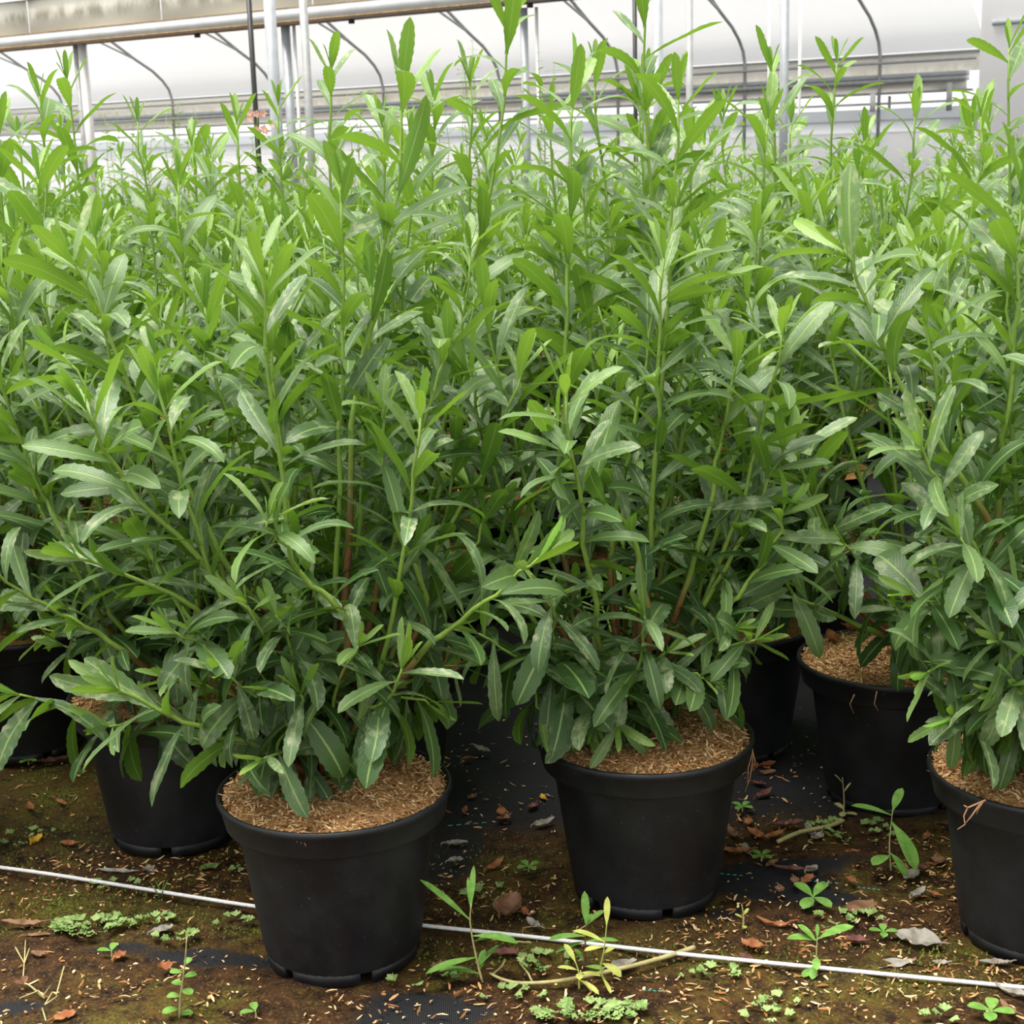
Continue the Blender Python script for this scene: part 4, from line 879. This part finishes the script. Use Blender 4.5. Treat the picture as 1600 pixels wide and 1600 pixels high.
weed(at_ground(280, 1590), [(0, 0, 0), (.004, 0, .03), (.012, 0, .07), (.016, 0, .10)], [(.3, 180, 10, .016, .008, .3), (.42, 150, 15, .014, .007, .3), (.5, 20, 10, .016, .008, .3), (.55, 200, 20, .016, .008, .3), (.38, -30, 0, .016, .008, .3), (.15, 200, 5, .02, .009, .3), (.62, 60, 30, .012, .006, .3), (.9, 80, 70, .014, .002, .1), (.05, 20, 5, .016, .008, .3)], WEED, 'small cress-like weed with a thin flower stalk at bottom left')
weed(at_ground(70, 1560), [(0, 0, 0), (-.02, .01, .012), (-.03, .02, .008)], [(.9, 170, 20, .012, .005, .3), (.8, 110, 30, .012, .005, .3)], DEADB, 'withered straw-coloured weed at the left bottom', PALE)
m = MB()
for pts in (((30, 1560), (60, 1548), (68, 1555)), ((68, 1555), (100, 1510), (88, 1555)), ((38, 1505), (24, 1480)), ((38, 1505), (40, 1470)), ((38, 1505), (46, 1482)), ((36, 1530), (38, 1505)), ((66, 1575), (72, 1595)), ((70, 1570), (82, 1550)), ((70, 1570), (92, 1555))):
    m.tube([at_ground(a, b, .004 + .004 * i) for i, (a, b) in enumerate(pts)], 0.0009, 5)
tag(m.build('dry_stalks', PALE), 'thin dry forked stalks beside the withered weed, left bottom', 'stalk')
weed(at_ground(1033, 1445) + Vector((.10, -.02, 0)), [(0, 0, 0), (0, 0, .02), (-.002, 0, .035)], [(.5, 40, 40, .012, .003, .3), (.4, 160, 30, .012, .003, .3), (.2, 270, 20, .014, .004, .3)], WEEDY, 'tiny yellow seedling on the edge of the black sheet')
for i, (a, b, lab) in enumerate(((826, 1362, 'small round-leaved seedling left of the middle pot'), (1160, 1268, 'small green seedling right of the middle pot in shade'), (1548, 1590, 'bright four-leaved seedling at the bottom right edge'), (175, 1495, 'tiny two-leaved seedling on the black sheet at left'), (400, 1590, 'pale two-leaved seedling at the bottom near the front pot'), (1190, 1345, 'little green seedling beside the black sheet'), (45, 1195, 'green seedling on the moss left of the shaded pot'), (1380, 1465, 'tiny seedling beside the grey skeleton leaf'))):
    weed(at_ground(a, b), [(0, 0, 0), (0, 0, .008)], [(1, 90 * k + 30 + i * 20, 15, .018 if i != 2 else .026, .006 if i != 2 else .009, .4) for k in range(4 if i not in (3, 4) else 2)], WEED, lab)
m = MB()
for k, (a, b, c_, d_) in enumerate(((250, 1400, 236, 1384), (252, 1402, 258, 1380), (254, 1400, 246, 1378), (250, 1405, 240, 1395), (252, 1400, 263, 1388))):
    A = at_ground(a, b); m.tube([A, A + Vector(((c_ - a) * .0005, 0, .012)), A + Vector(((c_ - a) * .0009, 0, .022))], [.0009, .0007, .0003], 4)
tag(m.build('grass_tuft', WEED), 'small grass tuft growing up over the string at left', 'grass')
# fallen stem
m = MB(); P = [at_ground(a, b, .006) for a, b in ((765, 1520), (785, 1530), (815, 1536), (870, 1533), (930, 1522), (1000, 1506), (1055, 1490), (1085, 1480))]
Q = [spline(P, i / 30) for i in range(31)]; root = empty('fallen_stem', Q[0]); tag(root, 'pale green fallen stem lying over the ground in front of the middle pot', 'weed'); o = m; m.tube([q - Q[0] for q in Q], [.0016 + .0016 * i / 30 for i in range(31)], 7); m.build('stalk', PALE, root)
for a, b, c_, d_ in ((833, 1537, 812, 1505), (812, 1505, 818, 1490), (770, 1522, 790, 1500), (830, 1473, 790, 1470)):
    m = MB(); m.tube([at_ground(a, b, .006) - Q[0], at_ground((a + c_) / 2 + 3, (b + d_) / 2, .009) - Q[0], at_ground(c_, d_, .010) - Q[0]], .0012, 5); m.build('side_twig', PALE, root)
m = MB(); P = [at_ground(a, b, .006) for a, b in ((1215, 1315), (1250, 1300), (1290, 1292), (1318, 1282))]; m.tube([spline(P, i / 12) for i in range(13)], .003, 6); tag(m.build('fallen_twig', PALE), 'dull fallen twig lying before the dark back pot', 'twig')
m = MB(); P = [at_ground(a, b, .01) for a, b in ((18, 1010), (30, 1050), (85, 1058))]; m.tube([spline(P, i / 12) for i in range(13)], .004, 6); tag(m.build('bent_twig', PALE), 'pale bent twig on the ground at the left edge behind the shaded pot', 'twig')
# liverwort: lobed rosettes lying flat
def liverwort(px, py, rx, ry, n, lab, seed):
    rng = random.Random(seed); c = at_ground(px, py); root = empty('liverwort', c); tag(root, lab, 'liverwort')
    for i in range(n):
        w = rng.uniform(0, 6.283); q = math.sqrt(rng.random()); p = Vector((rx * q * math.cos(w), ry * q * math.sin(w), rng.uniform(.001, .004) + .004 * (1 - q)))
        a = math.atan2(p.y, p.x) + rng.gauss(0, .5); L = rng.uniform(.008, .014); V = [tuple(p)]; k_ = 19
        for k in range(k_):
            th = a + (k / (k_ - 1) - .5) * 2.5; rad = L * (0.88 + 0.12 * math.cos(k * 1.57)) * (1 - .25 * abs(k / (k_ - 1) - .5) * 2); V.append((p.x + rad * math.cos(th), p.y + rad * math.sin(th), p.z + .003 + rng.uniform(-.001, .002)))
        link('lobe', mesh_np('lobe', V, [(0, k, k + 1) for k in range(1, k_)], LIVER), root)
for i, a in enumerate(((145, 1448, .050, .022, 60, 'large pale green liverwort patch left of the front pot'), (240, 1440, .024, .010, 10, 'liverwort patch behind the grey broken leaf at left'), (275, 1465, .022, .009, 9, 'small liverwort clump right of the broken leaf'), (365, 1440, .022, .014, 7, 'scattered liverwort lobes at the left foot of the front pot'),
        (920, 1583, .060, .016, 60, 'largest liverwort patch at the bottom edge below the fallen stem'), (850, 1505, .030, .018, 16, 'dull green liverwort mat between the two front weeds'), (1110, 1525, .034, .012, 9, 'loose liverwort lobes in front of the string right of the middle'), (1350, 1437, .022, .010, 8, 'dark green liverwort under the flat brown leaf'),
        (1330, 1300, .060, .040, 30, 'dark liverwort mat in the shade before the dark back pot'), (1215, 1570, .026, .010, 8, 'pale liverwort lobes at the bottom right of the middle'), (800, 1555, .034, .014, 9, 'liverwort lobes scattered in front of the willow-leaved weed'), (1480, 1590, .024, .008, 6, 'liverwort lobes at the bottom edge toward the right'),
        (340, 1365, .04, .016, 7, 'few liverwort lobes behind the string by the front pot'), (40, 1310, .04, .03, 9, 'liverwort lobes on the moss at the left edge'), (760, 1400, .03, .02, 7, 'liverwort lobes left of the middle pot in the shade'), (1300, 1440, .03, .02, 7, 'liverwort bits below the four-leaved seedling'), (180, 1385, .04, .008, 6, 'liverwort lobes under the string at left'),
        (640, 1535, .05, .02, 4, 'few liverwort lobes at the right base of the front left pot'), (1200, 1590, .03, .01, 5, 'liverwort lobes at the bottom edge right of centre'))): liverwort(*a, 50 + i)
# roots and fibres hanging over the rims
def roots(px0, py0, y, pts, lab):
    m = MB()
    for P in pts: m.tube([at_y(a, b, y) for a, b in P], [0.0011 - .0006 * i / (len(P) - 1) for i in range(len(P))], 5)
    tag(m.build('dry_root', CANE), lab, 'root')
roots(0, 0, 1.583, [[(1540, 1250), (1512, 1262), (1506, 1275), (1508, 1288), (1496, 1296)], [(1532, 1255), (1518, 1275), (1508, 1287)], [(1536, 1252), (1528, 1265), (1526, 1272)], [(1512, 1262), (1506, 1258)]], 'pale forked root hanging over the rim of the right-hand pot')
roots(0, 0, 1.592, [[(465, 1300), (474, 1312), (470, 1318)], [(474, 1312), (478, 1322)], [(466, 1306), (464, 1316)]], 'tiny pale root tuft over the rim of the front left pot')
roots(0, 0, 1.86, [[(1172, 1150), (1177, 1180), (1172, 1215), (1164, 1238)], [(1176, 1175), (1169, 1200), (1168, 1225)], [(1172, 1160), (1180, 1190), (1174, 1205)]], 'tangle of dry roots hanging at the right rim of the middle pot')
roots(0, 0, 2.01, [[(1370, 1080), (1366, 1100), (1372, 1110)], [(1335, 1085), (1328, 1100), (1334, 1115)]], 'thin roots over the rim of the dark back pot')
